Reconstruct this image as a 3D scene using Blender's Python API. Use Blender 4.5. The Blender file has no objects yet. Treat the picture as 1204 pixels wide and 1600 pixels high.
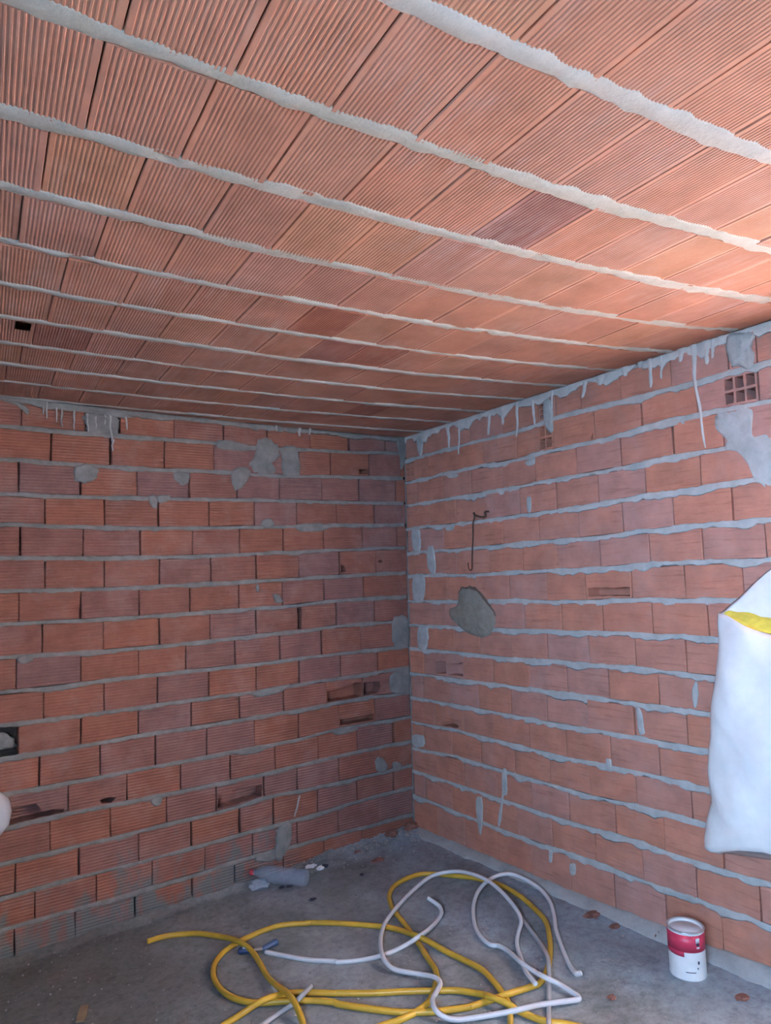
import bpy, math, random
from mathutils import Vector, Matrix, noise
from mathutils.geometry import tessellate_polygon

# ------------------------------------------------------------------ measured layout (metres)
CAM = [-2.68231, -3.72431, 1.58764, 0.60109, 0.08599, -0.03639, 1116.24]
LEAN_R = 0.00943
LEAN_B = -0.01094
HREF = 0.0185
BEDS_B = [[2.355, 2.3542, 2.3398, 2.3366, 2.3356, 2.3339, 2.3244, 2.3245, 2.332, 2.3338, 2.3322, 2.3312, 2.3317, 2.3309, 2.3357, 2.3363, 2.3348, 2.3334, 2.3319, 2.3305, 2.329, 2.3276, 2.3261], [2.196, 2.1952, 2.1853, 2.1842, 2.1822, 2.168, 2.167, 2.1692, 2.1753, 2.1737, 2.1699, 2.1692, 2.1692, 2.1739, 2.1776, 2.1805, 2.1787, 2.1772, 2.1758, 2.1743, 2.1728, 2.1714, 2.1699], [2.0335, 2.0322, 2.0294, 2.0283, 2.0272, 2.0273, 2.0262, 2.0244, 2.0217, 2.0203, 2.0181, 2.0171, 2.0163, 2.015, 2.0145, 2.0202, 2.0178, 2.0163, 2.0149, 2.0134, 2.012, 2.0105, 2.0091], [1.8935, 1.8923, 1.8893, 1.8878, 1.886, 1.8774, 1.8759, 1.8735, 1.8692, 1.8676, 1.8655, 1.8648, 1.8654, 1.8679, 1.8705, 1.8779, 1.8749, 1.8734, 1.872, 1.8705, 1.8691, 1.8676, 1.8662], [1.7489, 1.7484, 1.7407, 1.7383, 1.7361, 1.7286, 1.7267, 1.7235, 1.7177, 1.7159, 1.7148, 1.7134, 1.7128, 1.7167, 1.72, 1.7248, 1.7223, 1.7209, 1.7194, 1.718, 1.7165, 1.7151, 1.7136], [1.588, 1.5868, 1.5848, 1.5834, 1.5818, 1.5747, 1.5733, 1.5711, 1.5669, 1.5658, 1.5658, 1.5639, 1.5612, 1.5645, 1.5674, 1.572, 1.5697, 1.5682, 1.5667, 1.5653, 1.5638, 1.5624, 1.5609], [1.4382, 1.4369, 1.4385, 1.437, 1.4352, 1.4225, 1.4209, 1.4193, 1.4173, 1.416, 1.416, 1.4139, 1.4106, 1.4148, 1.4181, 1.4208, 1.4188, 1.4173, 1.4159, 1.4144, 1.413, 1.4115, 1.4101], [1.2847, 1.2833, 1.2877, 1.2862, 1.2844, 1.2762, 1.2746, 1.2715, 1.2639, 1.2622, 1.26, 1.2583, 1.2565, 1.2618, 1.266, 1.27, 1.2676, 1.2662, 1.2647, 1.2633, 1.2618, 1.2603, 1.2589], [1.1252, 1.1251, 1.125, 1.1241, 1.1229, 1.1219, 1.1163, 1.115, 1.1156, 1.116, 1.1186, 1.1182, 1.1159, 1.1125, 1.1088, 1.1137, 1.1118, 1.1103, 1.1089, 1.1074, 1.106, 1.1045, 1.1031], [0.9928, 0.9913, 0.9819, 0.9802, 0.9787, 0.9763, 0.9698, 0.9642, 0.968, 0.9672, 0.9669, 0.9648, 0.9641, 0.9637, 0.9635, 0.9717, 0.9684, 0.967, 0.9655, 0.964, 0.9626, 0.9611, 0.9597], [0.8365, 0.8349, 0.8447, 0.8435, 0.8374, 0.8322, 0.8302, 0.8286, 0.8266, 0.8255, 0.8259, 0.8296, 0.8228, 0.8188, 0.8202, 0.8179, 0.8173, 0.8158, 0.8144, 0.8129, 0.8115, 0.81, 0.8086], [0.6864, 0.6847, 0.6889, 0.6876, 0.6838, 0.6693, 0.6668, 0.6642, 0.6647, 0.6649, 0.6643, 0.6627, 0.6608, 0.6588, 0.6597, 0.6628, 0.6609, 0.6594, 0.658, 0.6565, 0.655, 0.6536, 0.6521], [0.5373, 0.537, 0.5363, 0.5371, 0.5342, 0.5258, 0.5206, 0.516, 0.5161, 0.5157, 0.5158, 0.5187, 0.5183, 0.5203, 0.5156, 0.5124, 0.5124, 0.5109, 0.5095, 0.508, 0.5066, 0.5051, 0.5036], [0.389, 0.3875, 0.3836, 0.3817, 0.3847, 0.3834, 0.3901, 0.3876, 0.37, 0.3672, 0.3704, 0.3659, 0.3605, 0.3617, 0.3608, 0.3601, 0.3593, 0.3579, 0.3564, 0.355, 0.3535, 0.3521, 0.3506], [0.254, 0.2547, 0.2515, 0.2461, 0.2369, 0.2332, 0.2308, 0.23, 0.2293, 0.226, 0.2217, 0.2161, 0.2166, 0.22, 0.2166, 0.2109, 0.2117, 0.2102, 0.2088, 0.2073, 0.2059, 0.2044, 0.203], [0.0941, 0.093, 0.0912, 0.0962, 0.0952, 0.0941, 0.0947, 0.0974, 0.0961, 0.0844, 0.0827, 0.0797, 0.0763, 0.079, 0.0778, 0.0763, 0.0748, 0.0734, 0.0719, 0.0705, 0.069, 0.0675, 0.0661]]
BEDS_R = [[2.3098, 2.3115, 2.3131, 2.3142, 2.3136, 2.3148, 2.3128, 2.3096, 2.3242, 2.3321, 2.3293, 2.3281, 2.3249, 2.3243, 2.3254, 2.3277, 2.3278, 2.3295, 2.3312, 2.3329, 2.3346, 2.3363, 2.338], [2.1634, 2.1651, 2.1665, 2.1689, 2.1707, 2.172, 2.1623, 2.1626, 2.1686, 2.1725, 2.1693, 2.1697, 2.181, 2.186, 2.1888, 2.183, 2.1813, 2.183, 2.1847, 2.1864, 2.1881, 2.1898, 2.1915], [2.0147, 2.016, 2.0148, 2.0159, 2.0169, 2.0147, 2.0159, 2.0182, 2.0228, 2.0237, 2.0225, 2.024, 2.0281, 2.0326, 2.0315, 2.0325, 2.0342, 2.0359, 2.0375, 2.0392, 2.0409, 2.0426, 2.0443], [1.8645, 1.8673, 1.8649, 1.8584, 1.8606, 1.861, 1.8633, 1.8639, 1.8654, 1.8684, 1.8721, 1.8765, 1.8828, 1.884, 1.8887, 1.8936, 1.895, 1.8967, 1.8984, 1.9001, 1.9018, 1.9035, 1.9052], [1.7118, 1.7136, 1.7152, 1.7085, 1.7103, 1.7122, 1.7158, 1.7177, 1.7176, 1.7182, 1.7189, 1.7245, 1.7305, 1.7349, 1.734, 1.735, 1.736, 1.7377, 1.7394, 1.7411, 1.7428, 1.7445, 1.7462], [1.5671, 1.5687, 1.5703, 1.5605, 1.562, 1.5636, 1.5661, 1.5696, 1.5712, 1.5703, 1.5718, 1.5781, 1.5846, 1.5865, 1.5879, 1.5849, 1.5865, 1.5882, 1.5899, 1.5916, 1.5933, 1.595, 1.5967], [1.4055, 1.4072, 1.4085, 1.4105, 1.4126, 1.4155, 1.4175, 1.4193, 1.4166, 1.419, 1.4222, 1.4304, 1.4328, 1.43, 1.4315, 1.4325, 1.4342, 1.4359, 1.4376, 1.4393, 1.441, 1.4427, 1.4444], [1.2547, 1.2566, 1.2578, 1.2597, 1.2617, 1.2627, 1.2641, 1.2662, 1.2691, 1.273, 1.2789, 1.2788, 1.2799, 1.2814, 1.2801, 1.2818, 1.2835, 1.2852, 1.2869, 1.2886, 1.2903, 1.292, 1.2937], [1.109, 1.1103, 1.112, 1.1138, 1.1153, 1.1127, 1.1126, 1.1179, 1.1228, 1.1238, 1.1252, 1.129, 1.1291, 1.1267, 1.1268, 1.1285, 1.1301, 1.1318, 1.1335, 1.1352, 1.1369, 1.1386, 1.1403], [0.9546, 0.9564, 0.9574, 0.9593, 0.9612, 0.964, 0.9663, 0.9693, 0.9718, 0.9734, 0.976, 0.9738, 0.9766, 0.9802, 0.9806, 0.9823, 0.984, 0.9857, 0.9874, 0.989, 0.9907, 0.9924, 0.9941], [0.8056, 0.8076, 0.8081, 0.8101, 0.8123, 0.814, 0.816, 0.8164, 0.817, 0.8206, 0.8275, 0.8287, 0.8294, 0.8316, 0.8333, 0.835, 0.8367, 0.8384, 0.8401, 0.8418, 0.8435, 0.8452, 0.8469], [0.6526, 0.6543, 0.6632, 0.6661, 0.6673, 0.6664, 0.6679, 0.6653, 0.6652, 0.6675, 0.6763, 0.6808, 0.6829, 0.6816, 0.6826, 0.6843, 0.686, 0.6877, 0.6894, 0.6911, 0.6928, 0.6944, 0.6961], [0.4948, 0.4969, 0.5135, 0.5176, 0.5178, 0.5133, 0.5155, 0.5153, 0.5165, 0.5164, 0.5214, 0.5357, 0.5376, 0.5373, 0.5379, 0.5396, 0.5413, 0.543, 0.5447, 0.5464, 0.5481, 0.5498, 0.5514], [0.3545, 0.3563, 0.3586, 0.3608, 0.3615, 0.3606, 0.363, 0.3664, 0.3655, 0.3683, 0.3785, 0.3806, 0.3779, 0.3811, 0.3844, 0.3861, 0.3878, 0.3895, 0.3912, 0.3929, 0.3946, 0.3963, 0.398], [0.2003, 0.2026, 0.2021, 0.2044, 0.2047, 0.204, 0.2047, 0.2026, 0.2152, 0.2206, 0.2204, 0.2224, 0.2251, 0.2305, 0.2338, 0.2345, 0.2362, 0.2379, 0.2396, 0.2413, 0.243, 0.2447, 0.2464]]
JB = [[0.1268, 0.399, 0.6705, 0.9476, 1.2085, 1.4823, 1.7576, 1.9259, 2.2104], [0.0177, 0.2586, 0.5348, 0.7465, 0.994, 1.2655, 1.5342, 1.8044, 2.0791], [0.0591, 0.3346, 0.6006, 0.8734, 1.1346, 1.4022, 1.6759, 1.9459, 2.2186], [0.2261, 0.4989, 0.7659, 1.0342, 1.298, 1.5693, 1.8351, 2.1054], [0.0603, 0.3208, 0.5954, 0.8594, 1.1242, 1.3877, 1.6609, 1.9334, 2.2081], [0.2268, 0.4896, 0.7604, 1.0279, 1.2908, 1.5644, 1.8351, 2.1036], [0.3214, 0.5992, 0.8698, 1.1325, 1.4044, 1.6684, 1.9443, 2.2135], [0.2469, 0.5205, 0.7633, 1.0332, 1.2979, 1.5662, 1.841, 2.1127], [0.3545, 0.6244, 0.892, 1.1592, 1.431, 1.6726, 1.9436, 2.2215], [0.2339, 0.4986, 0.7744, 1.0385, 1.3084, 1.5808, 1.838, 2.1054], [0.3503, 0.6024, 0.8743, 1.1379, 1.4031, 1.6736, 1.9428, 2.2111], [0.2629, 0.5201, 0.7854, 1.0549, 1.3222, 1.5888, 1.8556, 2.1225], [0.1309, 0.4008, 0.6655, 0.9356, 1.1934, 1.4628, 1.73, 1.9984], [0.2502, 0.529, 0.8003, 1.0035, 1.2735, 1.536, 1.8084, 2.0748], [0.1419, 0.4058, 0.6731, 0.9489, 1.147, 1.4121, 1.6756, 1.9498, 2.2163], [0.265, 0.5417, 0.8071, 1.0723, 1.3391, 1.6078, 1.8697, 2.1371], [0.3841, 0.639, 0.8928, 1.18, 1.408, 1.6919, 1.9658, 2.219]]
JR = [[0.4063, 0.6561, 0.9287, 1.192, 1.3103, 1.4693, 1.7063, 1.9627, 2.2151, 2.3309], [0.2595, 0.5738, 0.7729, 1.034, 1.1909, 1.2912, 1.5468, 1.8044, 2.0721, 2.3268], [0.1416, 0.405, 0.661, 0.9179, 1.1588, 1.4308, 1.6848, 1.9508, 2.1772], [0.5155, 0.7809, 1.039, 1.2899, 1.5475, 1.8051, 2.0671], [0.1386, 0.3936, 0.6537, 0.904, 1.1614, 1.4196, 1.6735, 1.9304, 2.1892], [0.2417, 0.5097, 0.7782, 1.0386, 1.2804, 1.5373, 1.8041, 2.0534, 2.3081], [0.142, 0.4127, 0.6664, 0.9295, 1.1944, 1.4421, 1.7013, 1.9619, 2.21], [0.392, 0.7599, 1.0355, 1.2873, 1.5367, 1.7984, 2.0556], [0.1778, 0.4544, 0.6772, 0.9235, 1.1834, 1.4399, 1.6986, 1.9454], [0.1566, 0.5315, 0.7774, 1.046, 1.298, 1.5446, 1.8033, 2.0593], [0.1352, 0.3959, 0.6485, 0.9047, 1.1593, 1.4148, 1.6738, 1.9263], [0.248, 0.5083, 0.7621, 1.0266, 1.2774, 1.5346, 1.7897, 2.0463], [0.1348, 0.3964, 0.6518, 0.9157, 1.1564, 1.4033, 1.6643, 1.9266], [0.2496, 0.5019, 0.763, 1.0252, 1.2733, 1.5418, 1.7896, 2.0526], [0.1279, 0.3787, 0.6415, 0.9089, 1.1532, 1.4188, 1.6716, 1.9256], [0.2445, 0.4867, 0.7502, 1.0091, 1.2655, 1.5148, 1.7746, 2.0225]]
CEIL = [0.67276, 0.04233, 0.12875, 0.20214, -0.0952, -0.00147, -0.1097, 0.01097]
ROW = [-3.52688, 1.938, -0.08712]
U = 0.15
ZO = 2.33655
FLOOR = [-15.577, 0.0304, -0.02296]
TUBES = {"yellow_a": [[[-1.7126, -0.277, -0.0342], [-1.6563, -0.2812, -0.0324], [-1.6038, -0.3008, -0.0303], [-1.5138, -0.3652, -0.0261], [-1.4447, -0.4829, -0.0163], [-1.4194, -0.6068, 0.0063], [-1.3931, -0.6837, -0.0052], [-1.397, -0.7913, -0.0128], [-1.4184, -0.916, -0.0106], [-1.4286, -1.0263, 0.0036], [-1.4343, -1.1355, 0.024], [-1.444, -1.2202, 0.0256], [-1.455, -1.2902, 0.0069], [-1.4809, -1.3629, -0.0022], [-1.5164, -1.4415, -0.0015]], 0.0115], "yellow_b": [[[-1.7405, -1.1353, -0.0153], [-1.6694, -1.1052, -0.0139], [-1.6223, -1.0949, -0.0127], [-1.5526, -1.1094, 0.0138], [-1.4986, -1.1044, 0.0153], [-1.425, -1.0883, -0.0028], [-1.37, -1.114, -0.0046], [-1.2776, -1.2039, 0.0003], [-1.2589, -1.2193, 0.0012], [-1.1671, -1.3016, 0.0059], [-1.0704, -1.3747, 0.0105], [-1.0048, -1.4281, 0.0137], [-0.9772, -1.4515, 0.0151], [-0.9103, -1.5116, 0.0185], [-0.8724, -1.6036, 0.0318], [-0.8784, -1.6476, 0.0466], [-0.8563, -1.7069, 0.0447], [-0.8359, -1.7649, 0.0316], [-0.808, -1.8441, 0.0293], [-0.7645, -1.9058, 0.032], [-0.7277, -1.9778, 0.0348]], 0.0115], "yellow_c": [[[-0.9522, -1.8361, 0.0247], [-0.9048, -1.7797, 0.0249], [-0.8419, -1.7109, 0.0252], [-0.8006, -1.6306, 0.0246], [-0.7677, -1.5342, 0.0234], [-0.7521, -1.4435, 0.0218], [-0.7698, -1.2654, 0.0172], [-0.8006, -1.1517, 0.0336], [-0.8132, -1.0886, 0.0318], [-0.8194, -0.9765, 0.013], [-0.8526, -0.8984, 0.0062], [-0.9765, -0.7412, -0.0012], [-1.0834, -0.6321, -0.0069], [-1.0819, -0.6397, -0.0067], [-1.1722, -0.5751, -0.0109], [-1.2445, -0.5579, -0.0135], [-1.3247, -0.5616, -0.0159], [-1.4082, -0.5787, -0.018], [-1.4805, -0.6115, -0.0195], [-1.5438, -0.6736, -0.02], [-1.5853, -0.7646, -0.0191], [-1.598, -0.8588, -0.0174], [-1.5893, -0.9523, -0.0149], [-1.5592, -1.0204, -0.0125], [-1.5168, -1.0718, -0.01], [-1.4429, -1.1244, -0.0065], [-1.3668, -1.1856, -0.0028], [-1.3061, -1.2532, 0.0006], [-1.2954, -1.2812, 0.0015], [-1.2218, -1.3855, 0.0062], [-1.1452, -1.4789, 0.0106], [-1.0562, -1.5517, 0.015], [-0.9555, -1.6098, 0.0194], [-0.9428, -1.6147, 0.0199], [-0.8594, -1.6337, 0.0229], [-0.8156, -1.6641, 0.0389], [-0.6986, -1.6774, 0.0328], [-0.6386, -1.6726, 0.0305], [-0.553, -1.6252, 0.032], [-0.4599, -1.5515, 0.0331], [-0.3783, -1.4715, 0.0338], [-0.2897, -1.3659, 0.0341], [-0.2387, -1.2495, 0.0329], [-0.1938, -1.1018, 0.0309], [-0.1811, -0.9558, 0.0279], [-0.2166, -0.8172, 0.0237], [-0.2968, -0.6841, 0.0182], [-0.3418, -0.6174, 0.0153], [-0.4112, -0.5708, 0.0121], [-0.5449, -0.5865, 0.0084], [-0.639, -0.6583, 0.0072], [-0.7014, -0.7623, 0.0077], [-0.7327, -0.8532, 0.0088], [-0.7663, -0.9756, 0.0106], [-0.8126, -1.121, 0.0125], [-0.8623, -1.2634, 0.0143], [-0.8969, -1.3576, 0.0154], [-0.9546, -1.4228, 0.0151], [-1.0248, -1.4833, 0.0144], [-1.0935, -1.506, 0.0128], [-1.1668, -1.509, 0.0107], [-1.2386, -1.4935, 0.0081], [-1.348, -1.4782, 0.0045]], 0.0115], "white_a": [[[-1.3417, -0.7342, -0.0144], [-1.2938, -0.8217, -0.011], [-1.2321, -0.9206, -0.0068], [-1.1598, -1.0002, -0.0028], [-1.1439, -1.0245, -0.0018], [-1.06, -1.0768, 0.002], [-0.9815, -1.1022, 0.005], [-0.9123, -1.108, 0.0072], [-0.8535, -1.1196, 0.0213], [-0.8116, -1.1329, 0.0408], [-0.7331, -1.0976, 0.0324], [-0.6503, -1.0484, 0.0238], [-0.5904, -1.0081, 0.0267], [-0.5675, -0.9683, 0.0345], [-0.5702, -0.9303, 0.0435], [-0.5804, -0.8952, 0.0524]], 0.0095], "white_b": [[[-0.7037, -1.7068, 0.0573], [-0.6951, -1.684, 0.057], [-0.6616, -1.6173, 0.0465], [-0.5853, -1.5123, 0.0264], [-0.5273, -1.433, 0.0264], [-0.4926, -1.3952, 0.0266], [-0.4489, -1.3591, 0.0321], [-0.3933, -1.3208, 0.0479], [-0.3568, -1.2585, 0.0625], [-0.3054, -1.1129, 0.0758], [-0.273, -0.9671, 0.0784], [-0.277, -0.8286, 0.0701], [-0.3102, -0.742, 0.0571], [-0.3976, -0.6939, 0.0433], [-0.5269, -0.7273, 0.0302], [-0.6843, -0.8119, 0.0273], [-0.82, -0.903, 0.0273], [-0.8963, -0.975, 0.0286], [-0.9504, -1.0427, 0.0245], [-1.0039, -1.1368, 0.0271], [-1.0193, -1.1938, 0.0209], [-1.012, -1.2502, 0.0174], [-0.963, -1.3329, 0.0208], [-0.9491, -1.4074, 0.037], [-0.9547, -1.4556, 0.0379], [-0.9998, -1.4912, 0.0373], [-1.0414, -1.5204, 0.0367], [-1.0703, -1.5712, 0.037], [-1.0604, -1.6032, 0.0241], [-1.032, -1.6298, 0.0155], [-0.9849, -1.663, 0.0177], [-0.8947, -1.7303, 0.034], [-0.8254, -1.7791, 0.0493], [-0.7545, -1.7869, 0.0396], [-0.6728, -1.825, 0.0389], [-0.6373, -1.8418, 0.0384], [-0.6243, -1.8431, 0.0388], [-0.6154, -1.8302, 0.0388], [-0.6136, -1.8027, 0.0382], [-0.6148, -1.735, 0.0406], [-0.6466, -1.7024, 0.0589], [-0.6354, -1.6337, 0.0477], [-0.63, -1.5604, 0.0482], [-0.5864, -1.4428, 0.0298], [-0.5782, -1.3772, 0.0235], [-0.5986, -1.3409, 0.0221], [-0.5796, -1.2597, 0.0208], [-0.5231, -1.1593, 0.0202], [-0.4222, -1.0393, 0.0255], [-0.329, -0.9692, 0.0418], [-0.2339, -0.934, 0.0538], [-0.1569, -0.9325, 0.0601], [-0.0987, -0.9631, 0.0586], [-0.0809, -1.0448, 0.053], [-0.0966, -1.1552, 0.0481], [-0.1503, -1.2656, 0.042], [-0.2267, -1.3594, 0.0338], [-0.3061, -1.4412, 0.0333], [-0.4105, -1.575, 0.0332], [-0.4723, -1.663, 0.0333], [-0.5007, -1.7081, 0.0375], [-0.5152, -1.7367, 0.0437], [-0.5112, -1.7548, 0.0523]], 0.0095], "grey_a": [[[-0.3399, -1.2709, 0.0279], [-0.3918, -1.3783, 0.0288], [-0.439, -1.4789, 0.0296], [-0.5124, -1.5827, 0.0498], [-0.556, -1.6321, 0.0536], [-0.6133, -1.6891, 0.0492], [-0.6335, -1.7063, 0.0289], [-0.6864, -1.7538, 0.0284], [-0.7293, -1.7928, 0.028], [-0.7765, -1.8367, 0.0276], [-0.8283, -1.8863, 0.0472], [-0.8704, -1.9239, 0.0267]], 0.009025], "grey_b": [[[-1.3409, -1.1492, 0.0246], [-1.4013, -1.1889, 0.0287], [-1.4349, -1.1887, 0.0127], [-1.4978, -1.1835, -0.0053], [-1.5606, -1.1957, -0.011], [-1.6524, -1.2243, -0.0131]], 0.009025]}
HOLES_B = [[13, [[1.267, 0.4637], [1.1969, 0.4554], [1.1662, 0.4737], [1.0308, 0.4656], [1.0116, 0.4648], [1.0127, 0.4045], [1.266, 0.3859]]], [10, [[0.5977, 0.9139], [0.4782, 0.9258], [0.3956, 0.9427], [0.3585, 0.9406], [0.3612, 0.8585], [0.5982, 0.8518]]], [10, [[0.3418, 0.9387], [0.2264, 0.9321], [0.2182, 0.9006], [0.2381, 0.8648], [0.3444, 0.8585]]], [11, [[0.511, 0.7411], [0.2687, 0.7443], [0.27, 0.7068], [0.512, 0.7068]]], [1, [[0.3349, 2.236], [0.2683, 2.2395], [0.2693, 2.2076], [0.3359, 2.2066]]], [12, [[2.2617, 0.5851], [2.205, 0.5996], [2.1354, 0.5936], [2.11, 0.5606], [2.0169, 0.5461], [2.0152, 0.5329], [2.1814, 0.52], [2.2573, 0.5203]]], [12, [[1.8563, 0.5537], [1.8305, 0.5617], [1.7692, 0.5538], [1.8044, 0.5298], [1.8477, 0.5343]]], [5, [[0.4819, 1.6505], [0.4568, 1.6413], [0.4476, 1.6117], [0.4808, 1.6018]]], [5, [[0.2141, 1.6612], [0.1933, 1.6754], [0.1733, 1.6637], [0.1941, 1.6529]]], [14, [[0.1371, 0.2531], [0.1131, 0.2429], [0.1108, 0.1615], [0.1383, 0.1511]]], [10, [[0.1239, 0.8896], [0.0784, 0.892], [0.0751, 0.8705], [0.1207, 0.8671]]]]
HOLES_R = [[9, [[0.2703, 1.0502], [0.3714, 1.0582], [0.3671, 0.9829], [0.2711, 0.9788]]], [9, [[0.383, 1.0447], [0.5243, 1.0619], [0.5197, 0.9833], [0.3794, 0.9822]]], [11, [[0.3028, 0.7], [0.4187, 0.717], [0.4665, 0.698], [0.4539, 0.684], [0.3094, 0.6771]]], [6, [[1.4577, 1.4846], [1.6945, 1.4885], [1.6918, 1.4503], [1.4551, 1.4474]]], [1, [[1.545, 2.217], [1.5523, 2.2002], [1.5465, 2.1771], [1.5234, 2.1812], [1.5293, 2.2043]]]]
PATCH_B = [[[[1.0079, 2.3679], [0.9407, 2.3834], [0.8847, 2.3456], [0.8745, 2.2832], [0.9209, 2.2385], [0.8934, 2.1982], [0.9671, 2.1686], [1.033, 2.191], [1.0541, 2.2309], [1.0202, 2.2946]], 0.012], [[[0.8619, 2.3367], [0.7919, 2.3523], [0.7514, 2.3231], [0.7487, 2.1844], [0.8422, 2.1798], [0.8579, 2.2526]], 0.006], [[[1.162, 2.1844], [1.087, 2.2086], [1.0495, 2.18], [1.1104, 2.0858], [1.1527, 2.0943]], 0.006], [[[1.2538, 2.3391], [1.1807, 2.3547], [1.0416, 2.3292], [1.0529, 2.3027], [1.2232, 2.3013]], 0.006], [[[1.9718, 2.1605], [1.9178, 2.1814], [1.867, 2.1572], [1.8797, 2.1024], [1.9427, 2.0835], [1.9758, 2.1114]], 0.01], [[[1.4872, 2.1581], [1.4096, 2.162], [1.4051, 2.1137], [1.4395, 2.0929], [1.4779, 2.1201]], 0.008], [[[1.6194, 2.0249], [1.5917, 2.0379], [1.5732, 2.0122], [1.5781, 1.965], [1.6058, 1.9785]], 0.014], [[[1.5731, 2.031], [1.5167, 2.0375], [1.5026, 2.0142], [1.5453, 1.994], [1.5714, 1.9981]], 0.006], [[[2.221, 1.2641], [2.1611, 1.2749], [2.1533, 1.2452], [2.1984, 1.2331]], 0.012], [[[0.9941, 1.9059], [0.9383, 1.922], [0.9109, 1.8862], [0.9726, 1.8704]], 0.005], [[[0.779, 1.8873], [0.66, 1.899], [0.5378, 1.8839], [0.6127, 1.8512], [0.7564, 1.8507]], 0.006], [[[0.9299, 1.4932], [0.8908, 1.4863], [0.869, 1.4495], [0.9085, 1.4465]], 0.01], [[[1.0332, 1.5479], [1.0146, 1.5522], [1.0142, 1.5171], [1.0283, 1.5147]], 0.006], [[[0.1111, 1.3033], [-0.001, 1.3074], [-0.0013, 1.1371], [0.1039, 1.1292]], 0.007], [[[1.0539, 0.9692], [0.89, 0.9843], [0.8281, 0.9821], [0.8907, 0.9494], [0.99, 0.9369], [1.0437, 0.9387]], 0.007], [[[0.1374, 0.9684], [0.0047, 0.9879], [0.0036, 0.8418], [0.1283, 0.8459], [0.1534, 0.904]], 0.008], [[[0.5532, 0.6798], [0.41, 0.6897], [0.4045, 0.6625], [0.5356, 0.6563]], 0.012], [[[0.2687, 0.4813], [0.2164, 0.467], [0.1852, 0.4077], [0.2194, 0.3837], [0.2711, 0.4124]], 0.005], [[[0.1439, 0.4328], [0.0899, 0.4179], [0.0846, 0.3788], [0.1392, 0.3778]], 0.006], [[[1.2041, 0.6698], [1.0269, 0.6788], [0.9516, 0.6666], [1.0276, 0.6403], [1.1327, 0.6436]], 0.008], [[[0.9279, 0.2105], [0.8503, 0.2321], [0.8411, 0.1422], [0.8984, 0.0494], [0.9528, 0.0533], [0.9401, 0.1459]], 0.007], [[[1.0583, 0.0982], [0.9409, 0.1078], [0.9529, 0.0485], [1.0484, 0.0675]], 0.006], [[[1.6154, 0.5093], [1.5593, 0.5071], [1.5689, 0.4723], [1.6016, 0.4763]], 0.008], [[[1.6782, 0.9665], [1.5944, 0.9721], [1.5992, 0.9522], [1.669, 0.9524]], 0.012], [[[2.2987, 2.4826], [2.2544, 2.4859], [2.239, 2.4634], [2.185, 2.4344], [2.1809, 2.3982], [2.2312, 2.4383], [2.2917, 2.4577]], 0.012], [[[1.9351, 2.4147], [1.9014, 2.4361], [1.85, 2.4365], [1.7714, 2.4349], [1.7672, 2.3332], [1.8154, 2.3431], [1.9012, 2.327]], 0.008], [[[2.1148, 2.4724], [1.9686, 2.4701], [1.7978, 2.4648], [1.6908, 2.4567], [1.727, 2.4251], [1.8844, 2.4332], [2.0667, 2.4421]], 0.014], [[[0.0393, 2.4534], [-0.0478, 2.472], [-0.0275, 2.3282], [0.0118, 2.2436], [0.0224, 2.3369]], 0.01]]
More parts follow.
